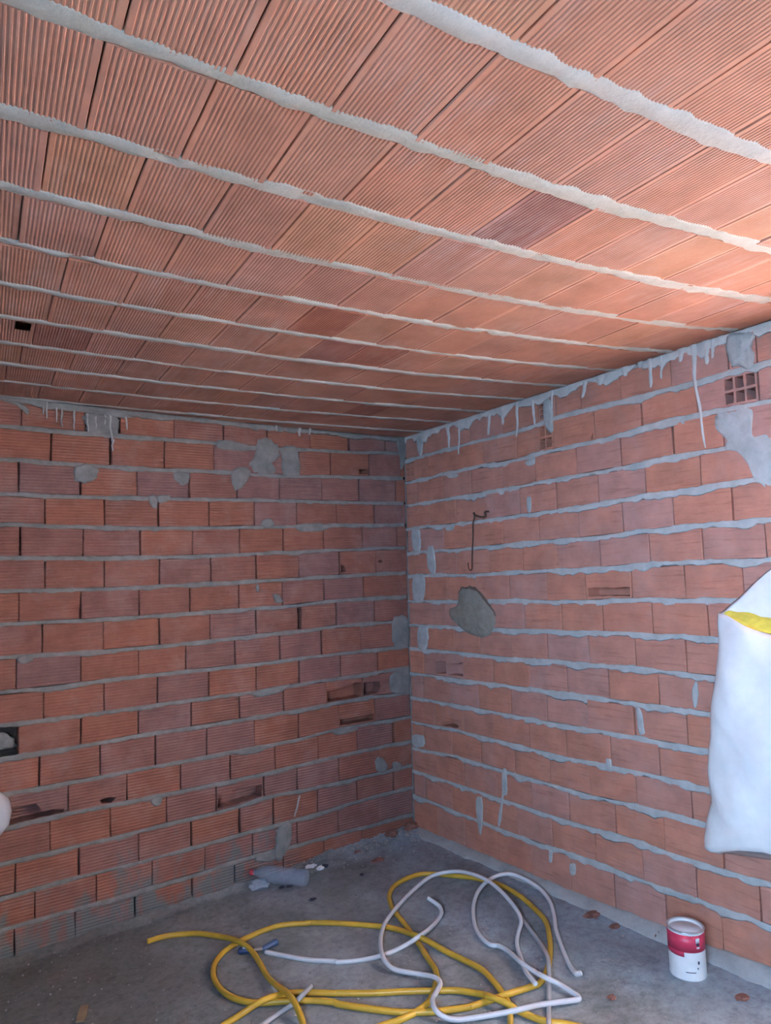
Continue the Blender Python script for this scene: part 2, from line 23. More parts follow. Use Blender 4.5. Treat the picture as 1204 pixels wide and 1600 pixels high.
PATCH_R = [[[[2.1461, 2.1799], [2.2067, 2.1818], [2.2998, 2.1726], [2.2951, 2.0647], [2.3595, 2.0461], [2.3464, 1.8774], [2.2917, 1.8843], [2.2746, 1.9353], [2.23, 2.0054], [2.1765, 2.0284], [2.1834, 2.0706], [2.1418, 2.122]], 0.006], [[[2.2218, 2.4804], [2.3253, 2.4597], [2.3141, 2.4061], [2.3286, 2.3665], [2.3112, 2.3217], [2.2764, 2.3308], [2.2212, 2.3744]], 0.03], [[[1.2388, 2.4282], [1.2885, 2.4214], [1.2897, 2.2737], [1.2416, 2.2998]], 0.012], [[[1.0927, 1.9541], [1.1218, 1.9509], [1.1174, 1.8829], [1.0939, 1.8808]], 0.005], [[[0.0757, 1.8588], [0.1538, 1.8533], [0.1553, 1.7241], [0.0862, 1.7274]], 0.006], [[[0.2315, 1.7307], [0.297, 1.7275], [0.3048, 1.5774], [0.2331, 1.6091]], 0.006], [[[0.0776, 1.5665], [0.1973, 1.5643], [0.1808, 1.4175], [0.0695, 1.4164]], 0.004], [[[0.4237, 1.8636], [0.4923, 1.8584], [0.4907, 1.8293], [0.4218, 1.8293]], 0.008], [[[1.093, 2.1447], [1.1637, 2.1511], [1.1501, 2.1189], [1.1034, 2.1214]], 0.006], [[[0.4409, 2.1636], [0.5471, 2.1541], [0.546, 2.1347], [0.4704, 2.1379]], 0.006], [[[0.8189, 0.5194], [0.8506, 0.5257], [0.8494, 0.407], [0.8236, 0.3927], [0.7889, 0.24], [0.7657, 0.234], [0.8114, 0.3984]], 0.005], [[[0.5963, 0.3232], [0.6509, 0.3271], [0.6344, 0.1652], [0.6072, 0.1624]], 0.005], [[[0.9056, 0.52], [1.0354, 0.522], [0.9395, 0.4853]], 0.006], [[[1.6884, 0.9605], [1.7131, 0.9467], [1.7223, 0.863], [1.6963, 0.8546]], 0.005], [[[1.9649, 1.0689], [1.9852, 1.1031], [1.99, 1.0478], [1.9686, 0.9973]], 0.004], [[[1.5097, 0.709], [1.5375, 0.7098], [1.5344, 0.6651], [1.5122, 0.6652]], 0.005], [[[1.1313, 0.1986], [1.1529, 0.201], [1.1463, 0.1484], [1.1279, 0.1468]], 0.005], [[[1.2605, 0.1713], [1.2968, 0.186], [1.2935, 0.1362], [1.2626, 0.1265]], 0.005], [[[0.0154, 0.5742], [0.1268, 0.5872], [0.1233, 0.5225], [0.0206, 0.5097]], 0.005], [[[0.1114, 1.233], [0.2042, 1.2371], [0.1931, 1.1865], [0.1084, 1.177]], 0.005], [[[0.1122, 1.2474], [0.205, 1.2512], [0.1895, 1.1205], [0.1053, 1.1201]], 0.005], [[[0.1588, 2.4231], [0.1948, 2.4483], [0.2276, 2.4214], [0.205, 2.3207], [0.1715, 2.3365]], 0.006]]
DRIP_R = [[[[2.0763, 2.5078], [2.071, 2.3197]], 0.0364, 0.0156], [[[2.0738, 2.319], [2.0962, 2.0482]], 0.0156, 0.0104], [[[2.1337, 2.4773], [2.1269, 2.3858]], 0.0416, 0.0182], [[[2.1636, 2.4686], [2.1533, 2.4052]], 0.026, 0.0104], [[[2.0211, 2.4746], [2.0117, 2.4276]], 0.0416, 0.0156], [[[1.8667, 2.4839], [1.8637, 2.3531]], 0.026, 0.0156], [[[1.9229, 2.4685], [1.9195, 2.3791]], 0.0156, 0.0104], [[[1.7322, 2.4763], [1.7397, 2.4358]], 0.052, 0.0208], [[[1.8185, 2.4972], [1.8154, 2.4544]], 0.0416, 0.0208], [[[1.5114, 2.456], [1.4877, 2.3927]], 0.0312, 0.0156], [[[1.6062, 2.4635], [1.5965, 2.4292]], 0.078, 0.026], [[[1.0528, 2.4567], [1.042, 2.2862]], 0.0312, 0.0104], [[[0.8375, 2.4386], [0.8207, 2.3335]], 0.0312, 0.013], [[[0.9404, 2.4529], [0.9401, 2.3681]], 0.0416, 0.0156], [[[0.5787, 2.4232], [0.5637, 2.2664]], 0.0208, 0.0078], [[[0.4727, 2.4279], [0.4785, 2.3185]], 0.0364, 0.013], [[[1.1631, 2.4393], [1.1736, 2.3227]], 0.026, 0.013], [[[0.6537, 2.4388], [0.6574, 2.4081]], 0.026, 0.0104], [[[1.2966, 2.4623], [1.2952, 2.3774]], 0.0156, 0.0104], [[[1.3718, 2.4577], [1.3778, 2.4241]], 0.104, 0.052], [[[2.1948, 2.4857], [2.1866, 2.4486]], 0.0364, 0.0156]]
DRIP_B = [[[[1.9792, 2.445], [1.9759, 2.3435]], 0.0128, 0.0064], [[[2.0315, 2.446], [2.0311, 2.3514]], 0.0096, 0.0064], [[[2.1, 2.4578], [2.0996, 2.386]], 0.0128, 0.0064], [[[2.1141, 2.4564], [2.1138, 2.4065]], 0.0128, 0.0064], [[[2.0574, 2.456], [2.057, 2.3743]], 0.0096, 0.0064], [[[1.8074, 2.4295], [1.8013, 2.2994]], 0.0192, 0.0096], [[[1.8321, 2.4272], [1.8321, 2.3816]], 0.016, 0.0096], [[[1.9169, 2.4191], [1.9108, 2.3361]], 0.016, 0.0096], [[[1.7323, 2.4202], [1.7261, 2.3645]], 0.0128, 0.0064], [[[1.7951, 2.2999], [1.7983, 2.2476]], 0.0128, 0.0064], [[[1.8748, 2.4069], [1.8747, 2.3584]], 0.0128, 0.0064], [[[0.7866, 0.3515], [0.8209, 0.254]], 0.0128, 0.0096], [[[0.8943, 2.4644], [0.8869, 2.4276]], 0.0256, 0.0128], [[[0.7377, 2.4477], [0.7428, 2.4091]], 0.0224, 0.0128], [[[0.6694, 2.4534], [0.6702, 2.4226]], 0.0192, 0.0096]]
KT = [[0.2257, 0.0081], [0.8216, 0.0007], [1.1992, 0.0509], [1.7773, 0.0788], [1.9492, 0.0753], [2.209, 0.0971]]
KB = [[-0.0661, -0.218, 0.003], [-0.1147, -1.2017, 0.0241], [-0.0125, -1.7834, 0.0406], [-0.0523, -1.9795, 0.0439], [-0.0751, -2.2446, 0.0493]]
LUMP = [[0.5323, 1.4785], [0.5987, 1.4883], [0.673, 1.4733], [0.7289, 1.4295], [0.7831, 1.382], [0.8155, 1.3398], [0.8085, 1.2827], [0.7743, 1.2384], [0.7159, 1.2163], [0.6431, 1.2223], [0.5611, 1.243], [0.4931, 1.2804], [0.4313, 1.3191], [0.4299, 1.3653], [0.4996, 1.3921]]
LUMP_HOLE = [[0.5526, 1.491], [0.6218, 1.4932], [0.6665, 1.4881], [0.7228, 1.4489], [0.7843, 1.4012], [0.81, 1.3635], [0.7822, 1.3676], [0.7211, 1.4197], [0.6575, 1.4634], [0.5901, 1.4734], [0.5335, 1.433], [0.5079, 1.3973], [0.519, 1.4531]]
WIRE = [[0.7077, 1.9025], [0.7064, 1.8802], [0.6841, 1.8446], [0.675, 1.7804], [0.6649, 1.7111], [0.6578, 1.6418], [0.6546, 1.6021], [0.644, 1.5884], [0.6316, 1.5952], [0.6251, 1.6129], [0.624, 1.6329]]
WIREBAR = [[0.7077, 1.9025], [0.7089, 1.8849], [0.7492, 1.8839], [0.7888, 1.8815], [0.7938, 1.9046]]
SACK = [[2.1198, 1.4168], [2.1147, 1.279], [2.1107, 1.1546], [2.0826, 1.0278], [2.0724, 0.9275], [2.0467, 0.7998], [2.051, 0.678], [2.0153, 0.5961], [2.0042, 0.5196], [2.0087, 0.472], [2.0395, 0.454], [2.2427, 0.5331]]
SACKTOP = [[2.1198, 1.4168], [2.1534, 1.4422], [2.2213, 1.4916], [2.2736, 1.5274], [2.3223, 1.5647]]
SACKMOUTH = [[2.1602, 1.3604], [2.2095, 1.3377], [2.2692, 1.3114], [2.3025, 1.3083]]
LEFTBAG = [[2.2813, 0.6828], [2.2606, 0.6507], [2.2499, 0.601], [2.2597, 0.5527], [2.2797, 0.5238]]
CAN = [-0.1775, -1.986, 0.0402]
BOTTLE = [[-1.1086, -0.0191, 0.0167], [-0.8978, -0.2717, 0.0289]]
TOOL = [[-1.4295, -0.647, -0.0286], [-1.3402, -0.7151, -0.0243], [-1.2742, -0.7042, -0.0226]]
FOIL = [[-0.7828, -0.0525, -0.0126], [-0.76, -0.0992, -0.0108]]
FRAG = [[-0.0839, -1.4569, 0.0309], [-0.0979, -1.5858, 0.0334], [-0.1819, -2.2006, 0.045], [-0.5183, -1.8996, 0.0279], [-0.4337, -0.2441, -0.0076], [-0.1961, -0.0399, -0.005], [-0.045, -0.016, -0.001], [-0.462, -0.0872, -0.012], [-0.0035, -1.756, 0.0402]]
BROWN = [[-2.0848, -0.7136, -0.047], [-2.0488, -0.6142, -0.0482]]
DARKBITS = [[-0.9572, -0.1962, -0.0246], [-0.9941, -0.1812, -0.0261], [-0.9429, -0.4217, -0.019], [-1.0974, 0.0953, -0.0356], [-0.7831, -0.112, -0.0212], [-0.6045, -0.3465, -0.0104]]
CEILHOLE = [-2.3351, -1.1098, 2.4631]
DARKTILES = [[-1.5089, -2.5714], [-1.3218, -1.3253], [-1.2331, -1.3234], [-0.6881, -0.6006], [-1.1554, -1.4159], [-2.2808, -0.9971], [-1.5613, -1.6219]]

# ------------------------------------------------------------------ camera, sky, sun, exposure
scene = bpy.context.scene
COL = scene.collection
rnd = random.Random(7)

yaw, pitch, roll, fpx = CAM[3:7]
fw = Vector((math.sin(yaw)*math.cos(pitch), math.cos(yaw)*math.cos(pitch), math.sin(pitch)))
rt = Vector((math.cos(yaw), -math.sin(yaw), 0)); up = rt.cross(fw)
r2 = math.cos(roll)*rt + math.sin(roll)*up
u2 = -math.sin(roll)*rt + math.cos(roll)*up
cam_data = bpy.data.cameras.new('camera'); cam = bpy.data.objects.new('camera', cam_data); COL.objects.link(cam)
cam.matrix_world = Matrix(((r2.x, u2.x, -fw.x, CAM[0]), (r2.y, u2.y, -fw.y, CAM[1]), (r2.z, u2.z, -fw.z, CAM[2]), (0, 0, 0, 1)))
cam_data.sensor_fit = 'VERTICAL'; cam_data.sensor_height = 32.0; cam_data.lens = fpx/1600*32.0
cam_data.clip_start = 0.02
scene.camera = cam

world = bpy.data.worlds.new('world'); scene.world = world; world.use_nodes = True
wn = world.node_tree.nodes; wl = world.node_tree.links
wn['Background'].inputs['Color'].default_value = (0.44, 0.66, 1.0, 1)      # clear blue sky
wn['Background'].inputs['Strength'].default_value = 34.0

sun_data = bpy.data.lights.new('sun', 'SUN'); sun_data.energy = 140.0; sun_data.angle = math.radians(0.6); sun_data.color = (0.94, 0.97, 1.0)
sun = bpy.data.objects.new('sun', sun_data); COL.objects.link(sun)
sun.rotation_euler = Vector((1.0, 0.255, -0.12)).to_track_quat('-Z', 'Y').to_euler()

# the wide window opening the daylight comes through (sampling portal only, gives off no light of its own)
Y_FRONT, X_LEFT = -4.75, -3.60
OPEN_Y0, OPEN_Y1, OPEN_Z0, OPEN_Z1 = -4.65, -3.45, 1.30, 2.28
pd = bpy.data.lights.new('daylight_portal', 'AREA'); pd.shape = 'RECTANGLE'; pd.size = OPEN_Z1-OPEN_Z0; pd.size_y = OPEN_Y1-OPEN_Y0
pd.cycles.is_portal = True
po = bpy.data.objects.new('daylight_portal', pd); COL.objects.link(po)
po.location = (X_LEFT-0.05, (OPEN_Y0+OPEN_Y1)/2, (OPEN_Z0+OPEN_Z1)/2); po.rotation_euler = (0, math.radians(-90), 0)

vs = scene.view_settings
vs.view_transform = 'Standard'; vs.look = 'None'; vs.exposure = 1.08; vs.gamma = 1.0; vs.use_curve_mapping = False
scene.cycles.use_denoising = True
scene.cycles.max_bounces = 10; scene.cycles.diffuse_bounces = 6; scene.cycles.transparent_max_bounces = 12
scene.cycles.sample_clamp_indirect = 8.0

# ------------------------------------------------------------------ helpers
def link(name, verts, faces, mat, parent=None, smooth=False, uvs=None):
    me = bpy.data.meshes.new(name); me.from_pydata(verts, [], faces)
    if uvs is not None:
        lay = me.uv_layers.new(name='UVMap')
        for lp in me.loops: lay.data[lp.index].uv = uvs[lp.vertex_index]
    for m in (mat if isinstance(mat, (list, tuple)) else [mat]): me.materials.append(m)
    if smooth: me.polygons.foreach_set('use_smooth', [True]*len(me.polygons))
    me.update()
    o = bpy.data.objects.new(name, me); COL.objects.link(o)
    if parent: o.parent = parent
    return o

def tag(o, label=None, cat=None, group=None, kind=None):
    if label: o['label'] = label
    if cat: o['category'] = cat
    if group: o['group'] = group
    if kind: o['kind'] = kind
    return o

def thing(name, loc, label, cat, group=None):
    o = bpy.data.objects.new(name, None); o.empty_display_size = 0.05; COL.objects.link(o); o.location = loc
    return tag(o, label, cat, group)

class MB:
    """collects geometry for one mesh"""
    def __init__(s): s.v = []; s.f = []
    def box(s, x0, x1, y0, y1, z0, z1):
        b = len(s.v)
        s.v += [(x, y, z) for z in (z0, z1) for y in (y0, y1) for x in (x0, x1)]
        s.f += [tuple(b+i for i in q) for q in ((0, 2, 3, 1), (4, 5, 7, 6), (0, 1, 5, 4), (2, 6, 7, 3), (0, 4, 6, 2), (1, 3, 7, 5))]
        return s
    def rings(s, rings, close=True, cap0=True, cap1=True):
        b = len(s.v); n = len(rings[0])
        for r in rings: s.v += [tuple(p) for p in r]
        for k in range(len(rings)-1):
            for i in range(n if close else n-1):
                j = (i+1) % n
                s.f.append((b+k*n+i, b+k*n+j, b+(k+1)*n+j, b+(k+1)*n+i))
        if cap0: s.f.append(tuple(b+i for i in reversed(range(n))))
        if cap1: s.f.append(tuple(b+(len(rings)-1)*n+i for i in range(n)))
        return s
    def build(s, name, mat, parent=None, smooth=False): return link(name, s.v, s.f, mat, parent, smooth)

def nz(x, y=0., z=0.): return noise.noise(Vector((x, y, z)))
def interp(tab, s, step=0.15):
    t = max(0., min(len(tab)-1.001, s/step)); i = int(t); return tab[i]*(1-(t-i)) + tab[i+1]*(t-i)
def interp_pts(pts, x):
    pts = sorted(pts)
    if x <= pts[0][0]: return pts[0][1]
    for (a, b), (c, d) in zip(pts, pts[1:]):
        if x <= c: return b + (d-b)*(x-a)/max(1e-6, c-a)
    return pts[-1][1]
def catmull(P, n):
    P = [Vector(p) for p in P]; out = []
    for i in range(len(P)-1):
        p0, p1, p2, p3 = P[max(0, i-1)], P[i], P[i+1], P[min(len(P)-1, i+2)]
        for k in range(n):
            t = k/n
            out.append(0.5*((2*p1) + (p2-p0)*t + (2*p0-5*p1+4*p2-p3)*t*t + (3*p1-p0-3*p2+p3)*t**3))
    return out + [P[-1]]
def catmull_closed(P, n):
    P = [Vector(p) for p in P]; m = len(P); out = []
    for i in range(m):
        p0, p1, p2, p3 = P[i-1], P[i], P[(i+1) % m], P[(i+2) % m]
        for k in range(n):
            t = k/n
            out.append(0.5*((2*p1) + (p2-p0)*t + (2*p0-5*p1+4*p2-p3)*t*t + (3*p1-p0-3*p2+p3)*t**3))
    return out

def BACK(s, h, d): return (-s, LEAN_B*(h+HREF*-1) - d, h)          # back wall: s runs left from the corner
def RIGHT(s, h, d): return (LEAN_R*(h-HREF) - d, -s, h)              # right wall: s runs towards the viewer
def floor_z(x, y): return U*(FLOOR[0] + FLOOR[1]*x/U + FLOOR[2]*y/U) + ZO
def ceil_z(x, y):
    X = (max(-20., min(1.5, x/U))+8)/8; Y = (max(-26., min(1.5, y/U))+10)/8; c = CEIL
    return U*(c[0]+c[1]*X+c[2]*Y+c[3]*X*X+c[4]*X*Y+c[5]*Y*Y+c[6]*X*X*Y+c[7]*X**3) + ZO

# ------------------------------------------------------------------ materials
def mat(name):
    m = bpy.data.materials.new(name); m.use_nodes = True
    return m, m.node_tree.nodes, m.node_tree.links, m.node_tree.nodes['Principled BSDF']
def N(nodes, t, **kw):
    n = nodes.new(t)
    for k, v in kw.items():
        if k in n.inputs.keys(): n.inputs[k].default_value = v
        else: setattr(n, k, v)
    return n
def ramp(nodes, stops):
    r = nodes.new('ShaderNodeValToRGB'); e = r.color_ramp.elements
    while len(e) < len(stops): e.new(0.5)
    for el, (p, c) in zip(e, stops): el.position = p; el.color = (*c, 1) if len(c) == 3 else c
    return r
def mixc(nodes, links, fac, a, b):
    m = nodes.new('ShaderNodeMix'); m.data_type = 'RGBA'
    for sock, v in ((m.inputs[0], fac), (m.inputs[6], a), (m.inputs[7], b)):
        if hasattr(v, 'links'): links.new(v, sock)
        elif isinstance(v, (int, float)): sock.default_value = v
        else: sock.default_value = (*v, 1)
    return m.outputs[2]
def math_(nodes, links, op, a, b=None, clamp=False):
    m = nodes.new('ShaderNodeMath'); m.operation = op; m.use_clamp = clamp
    for i, v in enumerate((a, b)):
        if v is None: continue
        if hasattr(v, 'links'): links.new(v, m.inputs[i])
        else: m.inputs[i].default_value = v
    return m.outputs[0]

CEMENT = (0.40, 0.41, 0.385)

def brick_material(name, ribbed, tones, foot_stain=0.0, haze=0.25):
    m, n, l, p = mat(name)
    uv = N(n, 'ShaderNodeUVMap'); oi = N(n, 'ShaderNodeObjectInfo')
    sep = N(n, 'ShaderNodeSeparateXYZ'); l.new(uv.outputs[0], sep.inputs[0])
    cr = ramp(n, tones); l.new(oi.outputs['Random'], cr.inputs[0])
    off = N(n, 'ShaderNodeCombineXYZ'); l.new(math_(n, l, 'MULTIPLY', oi.outputs['Random'], 37.0), off.inputs[2]); l.new(sep.outputs[0], off.inputs[0]); l.new(sep.outputs[1], off.inputs[1])
    n1 = N(n, 'ShaderNodeTexNoise', Scale=9.0, Detail=5.0, Roughness=0.6); l.new(off.outputs[0], n1.inputs['Vector'])
    r1 = ramp(n, [(0.3, (0.80, 0.80, 0.80)), (0.7, (1.12, 1.10, 1.08))]); l.new(n1.outputs[0], r1.inputs[0])
    mul = n.new('ShaderNodeMix'); mul.data_type = 'RGBA'; mul.blend_type = 'MULTIPLY'; mul.inputs[0].default_value = 1
    l.new(cr.outputs[0], mul.inputs[6]); l.new(r1.outputs[0], mul.inputs[7])
    # long drawn streaks of the extruded clay face
    st = N(n, 'ShaderNodeMapping'); st.inputs['Scale'].default_value = (5.0, 75.0, 1.0); st.inputs['Rotation'].default_value = (0, 0, 0.03); l.new(off.outputs[0], st.inputs['Vector'])
    ns = N(n, 'ShaderNodeTexNoise', Scale=1.0, Detail=4.0, Roughness=0.65, Distortion=0.6); l.new(st.outputs[0], ns.inputs['Vector'])
    rs = ramp(n, [(0.30, (0.78, 0.74, 0.72)), (0.45, (1, 1, 1)), (0.62, (1, 1, 1)), (0.78, (1.18, 1.16, 1.15))]); l.new(ns.outputs[0], rs.inputs[0])
    mul2 = n.new('ShaderNodeMix'); mul2.data_type = 'RGBA'; mul2.blend_type = 'MULTIPLY'; mul2.inputs[0].default_value = 0.5 if ribbed else 1.0
    l.new(mul.outputs[2], mul2.inputs[6]); l.new(rs.outputs[0], mul2.inputs[7])
    # pale cement wash rubbed over the faces
    n2 = N(n, 'ShaderNodeTexNoise', Scale=3.2, Detail=6.0, Roughness=0.7); l.new(uv.outputs[0], n2.inputs['Vector'])
    r2_ = ramp(n, [(0.50, (0, 0, 0)), (0.78, (1, 1, 1))]); l.new(n2.outputs[0], r2_.inputs[0])
    c1 = mixc(n, l, math_(n, l, 'MULTIPLY', r2_.outputs[0], haze), mul2.outputs[2], (0.46, 0.36, 0.36))
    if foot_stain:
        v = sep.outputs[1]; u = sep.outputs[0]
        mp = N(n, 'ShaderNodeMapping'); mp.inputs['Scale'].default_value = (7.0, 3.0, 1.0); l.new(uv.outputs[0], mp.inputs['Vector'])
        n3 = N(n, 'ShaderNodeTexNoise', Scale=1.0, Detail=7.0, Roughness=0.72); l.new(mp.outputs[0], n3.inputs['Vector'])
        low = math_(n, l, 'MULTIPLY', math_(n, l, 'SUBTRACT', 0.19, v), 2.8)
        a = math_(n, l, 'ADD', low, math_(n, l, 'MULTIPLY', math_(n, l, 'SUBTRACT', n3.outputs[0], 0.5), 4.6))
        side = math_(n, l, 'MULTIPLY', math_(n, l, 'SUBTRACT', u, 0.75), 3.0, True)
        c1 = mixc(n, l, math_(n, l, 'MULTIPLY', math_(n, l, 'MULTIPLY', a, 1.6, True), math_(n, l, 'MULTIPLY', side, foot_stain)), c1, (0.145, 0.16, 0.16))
    l.new(c1, p.inputs['Base Color']); p.inputs['Roughness'].default_value = 0.88; p.inputs['Specular IOR Level'].default_value = 0.25
    # relief
    h = ns.outputs[0]
    if ribbed:
        wv = N(n, 'ShaderNodeTexWave', Scale=1.0, Distortion=0.25, Detail=1.0); wv.bands_direction = 'Y'
        mw = N(n, 'ShaderNodeMapping'); mw.inputs['Scale'].default_value = (1.0, 22.0, 1.0); l.new(uv.outputs[0], mw.inputs['Vector']); l.new(mw.outputs[0], wv.inputs['Vector'])
        h = math_(n, l, 'ADD', math_(n, l, 'MULTIPLY', wv.outputs[0], 1.0), math_(n, l, 'MULTIPLY', ns.outputs[0], 0.5))
    bp = N(n, 'ShaderNodeBump', Strength=0.6 if ribbed else 0.9, Distance=0.004); l.new(h, bp.inputs['Height']); l.new(bp.outputs[0], p.inputs['Normal'])
    return m

M_BRICK_B = brick_material('brick_back', True, [(0.0, (0.32, 0.128, 0.084)), (0.35, (0.285, 0.122, 0.088)), (0.65, (0.265, 0.127, 0.105)), (1.0, (0.25, 0.135, 0.122))], foot_stain=0.95, haze=0.28)  # redder tint, tones darkened further for this wall's weaker light
M_BRICK_R = brick_material('brick_right', False, [(0.0, (0.55, 0.245, 0.165)), (0.4, (0.53, 0.24, 0.17)), (0.7, (0.51, 0.25, 0.19)), (1.0, (0.49, 0.265, 0.225))], haze=0.35)  # dustier pink, tones lightened for the stronger light on this wall

def cement_material(name, ca, cb, scale=14.0, bump=0.6, dist=0.004):
    m, n, l, p = mat(name)
    ge = N(n, 'ShaderNodeNewGeometry')
    n1 = N(n, 'ShaderNodeTexNoise', Scale=scale, Detail=7.0, Roughness=0.65); l.new(ge.outputs['Position'], n1.inputs['Vector'])
    r = ramp(n, [(0.3, ca), (0.7, cb)]); l.new(n1.outputs[0], r.inputs[0]); l.new(r.outputs[0], p.inputs['Base Color'])
    n2 = N(n, 'ShaderNodeTexNoise', Scale=90.0, Detail=5.0, Roughness=0.7); l.new(ge.outputs['Position'], n2.inputs['Vector'])
    bp = N(n, 'ShaderNodeBump', Strength=bump, Distance=dist); l.new(math_(n, l, 'ADD', n2.outputs[0], math_(n, l, 'MULTIPLY', n1.outputs[0], 2.0)), bp.inputs['Height']); l.new(bp.outputs[0], p.inputs['Normal'])
    p.inputs['Roughness'].default_value = 0.93; p.inputs['Specular IOR Level'].default_value = 0.2
    return m
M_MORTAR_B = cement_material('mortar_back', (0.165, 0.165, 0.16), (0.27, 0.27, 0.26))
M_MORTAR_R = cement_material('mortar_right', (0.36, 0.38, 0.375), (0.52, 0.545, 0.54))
M_WASH = cement_material('lime_runs', (0.50, 0.50, 0.49), (0.66, 0.65, 0.63))
M_WASH_B = cement_material('cement_runs', (0.36, 0.355, 0.34), (0.50, 0.49, 0.47))
M_BEAM = cement_material('beam_concrete', (0.36, 0.375, 0.35), (0.54, 0.55, 0.52), 8.0)
M_CORE = cement_material('wall_core', (0.12, 0.085, 0.07), (0.20, 0.14, 0.11))
M_LUMP = cement_material('rough_mortar', (0.26, 0.24, 0.20), (0.37, 0.345, 0.29), 25.0, 1.0, 0.006)
M_KERB = cement_material('kerb_cement', (0.30, 0.32, 0.32), (0.47, 0.50, 0.50), 9.0)
M_SLAB = cement_material('slab', (0.16, 0.13, 0.11), (0.25, 0.2, 0.17))
M_RENDER = cement_material('grey_render', (0.10, 0.095, 0.09), (0.15, 0.14, 0.135), 3.0)
M_GROUND = cement_material('outside_ground', (0.03, 0.035, 0.02), (0.06, 0.07, 0.04), 2.0)

def tile_material(name, tones):
    m, n, l, p = mat(name)
    tc = N(n, 'ShaderNodeTexCoord'); oi = N(n, 'ShaderNodeObjectInfo'); ge = N(n, 'ShaderNodeNewGeometry')
    cr = ramp(n, tones); l.new(oi.outputs['Random'], cr.inputs[0])
    n1 = N(n, 'ShaderNodeTexNoise', Scale=5.0, Detail=5.0, Roughness=0.6); l.new(ge.outputs['Position'], n1.inputs['Vector'])
    r1 = ramp(n, [(0.3, (0.76, 0.74, 0.72)), (0.7, (1.15, 1.14, 1.14))]); l.new(n1.outputs[0], r1.inputs[0])
    mul = n.new('ShaderNodeMix'); mul.data_type = 'RGBA'; mul.blend_type = 'MULTIPLY'; mul.inputs[0].default_value = 1
    l.new(cr.outputs[0], mul.inputs[6]); l.new(r1.outputs[0], mul.inputs[7])
    mp = N(n, 'ShaderNodeMapping'); mp.inputs['Scale'].default_value = (45.0, 4.0, 1.0); mp.inputs['Rotation'].default_value = (0, 0, 0)
    l.new(tc.outputs['Object'], mp.inputs['Vector']); l.new(math_(n, l, 'MULTIPLY', oi.outputs['Random'], 50.0), mp.inputs['Location'])
    n2 = N(n, 'ShaderNodeTexNoise', Scale=1.0, Detail=4.0, Roughness=0.6); l.new(mp.outputs[0], n2.inputs['Vector'])
    n3 = N(n, 'ShaderNodeTexNoise', Scale=2.6, Detail=5.0, Roughness=0.65); l.new(ge.outputs['Position'], n3.inputs['Vector'])
    w = math_(n, l, 'MULTIPLY', math_(n, l, 'MULTIPLY', math_(n, l, 'SUBTRACT', n3.outputs[0], 0.46), 4.0, True), math_(n, l, 'MULTIPLY', math_(n, l, 'SUBTRACT', n2.outputs[0], 0.40), 3.0, True))
    c = mixc(n, l, math_(n, l, 'MULTIPLY', w, 0.55), mul.outputs[2], (0.55, 0.43, 0.42))
    l.new(c, p.inputs['Base Color']); p.inputs['Roughness'].default_value = 0.8; p.inputs['Specular IOR Level'].default_value = 0.3
    bp = N(n, 'ShaderNodeBump', Strength=0.25, Distance=0.002); l.new(n2.outputs[0], bp.inputs['Height']); l.new(bp.outputs[0], p.inputs['Normal'])
    return m
M_TILE = tile_material('ceiling_clay', [(0.0, (0.45, 0.22, 0.155)), (0.4, (0.42, 0.215, 0.16)), (0.7, (0.41, 0.22, 0.175)), (1.0, (0.47, 0.245, 0.165))])
M_TILE_DARK = tile_material('ceiling_clay_dark', [(0.0, (0.32, 0.125, 0.085)), (0.5, (0.30, 0.13, 0.10)), (1.0, (0.27, 0.13, 0.115))])

def plain(name, col, rough=0.5, spec=0.5, noise_amt=0.12, scale=20.0, metallic=0.0):
    m, n, l, p = mat(name)
    tc = N(n, 'ShaderNodeTexCoord'); n1 = N(n, 'ShaderNodeTexNoise', Scale=scale, Detail=4.0); l.new(tc.outputs['Object'], n1.inputs['Vector'])
    r = ramp(n, [(0.3, tuple(c*(1-noise_amt) for c in col)), (0.7, tuple(min(1, c*(1+noise_amt)) for c in col))]); l.new(n1.outputs[0], r.inputs[0])
    l.new(r.outputs[0], p.inputs['Base Color']); p.inputs['Roughness'].default_value = rough; p.inputs['Specular IOR Level'].default_value = spec; p.inputs['Metallic'].default_value = metallic
    return m
M_YELLOW = plain('yellow_plastic', (0.60, 0.37, 0.045), 0.38, 0.5, 0.18, 9.0)
M_WHITE_PVC = plain('white_plastic', (0.74, 0.74, 0.76), 0.35, 0.5, 0.06, 9.0)
M_GREY_PVC = plain('grey_plastic', (0.42, 0.43, 0.45), 0.45, 0.5, 0.10, 9.0)
M_SACK = plain('white_woven_plastic', (0.86, 0.87, 0.87), 0.55, 0.4, 0.03, 30.0)
M_YFILL = plain('yellow_filling', (0.66, 0.60, 0.10), 0.8, 0.2, 0.15, 30.0)
M_STEEL = plain('rusty_steel', (0.10, 0.055, 0.04), 0.6, 0.4, 0.3, 40.0)
M_CANRED = plain('red_label', (0.62, 0.045, 0.10), 0.4, 0.5, 0.05)
M_CANWHITE = plain('white_label', (0.80, 0.82, 0.82), 0.45, 0.5, 0.06)
M_CANLID = plain('pale_lid', (0.74, 0.71, 0.74), 0.4, 0.5, 0.08)
M_CANRIM = plain('tin_rim', (0.55, 0.55, 0.58), 0.3, 0.5, 0.1, 20, 0.6)
M_INK = plain('dark_ink', (0.06, 0.06, 0.09), 0.6, 0.3, 0.1)
M_REDCAP = plain('red_cap', (0.60, 0.05, 0.08), 0.4, 0.5, 0.05)
M_BLUE = plain('blue_plastic', (0.03, 0.055, 0.14), 0.4, 0.5, 0.15)
M_BLUE2 = plain('mid_blue_plastic', (0.05, 0.10, 0.20), 0.45, 0.5, 0.15)
M_SILVER = plain('silver_label', (0.55, 0.57, 0.62), 0.35, 0.5, 0.1)
M_SHAFT = plain('grey_shaft', (0.25, 0.23, 0.21), 0.5, 0.4, 0.15)
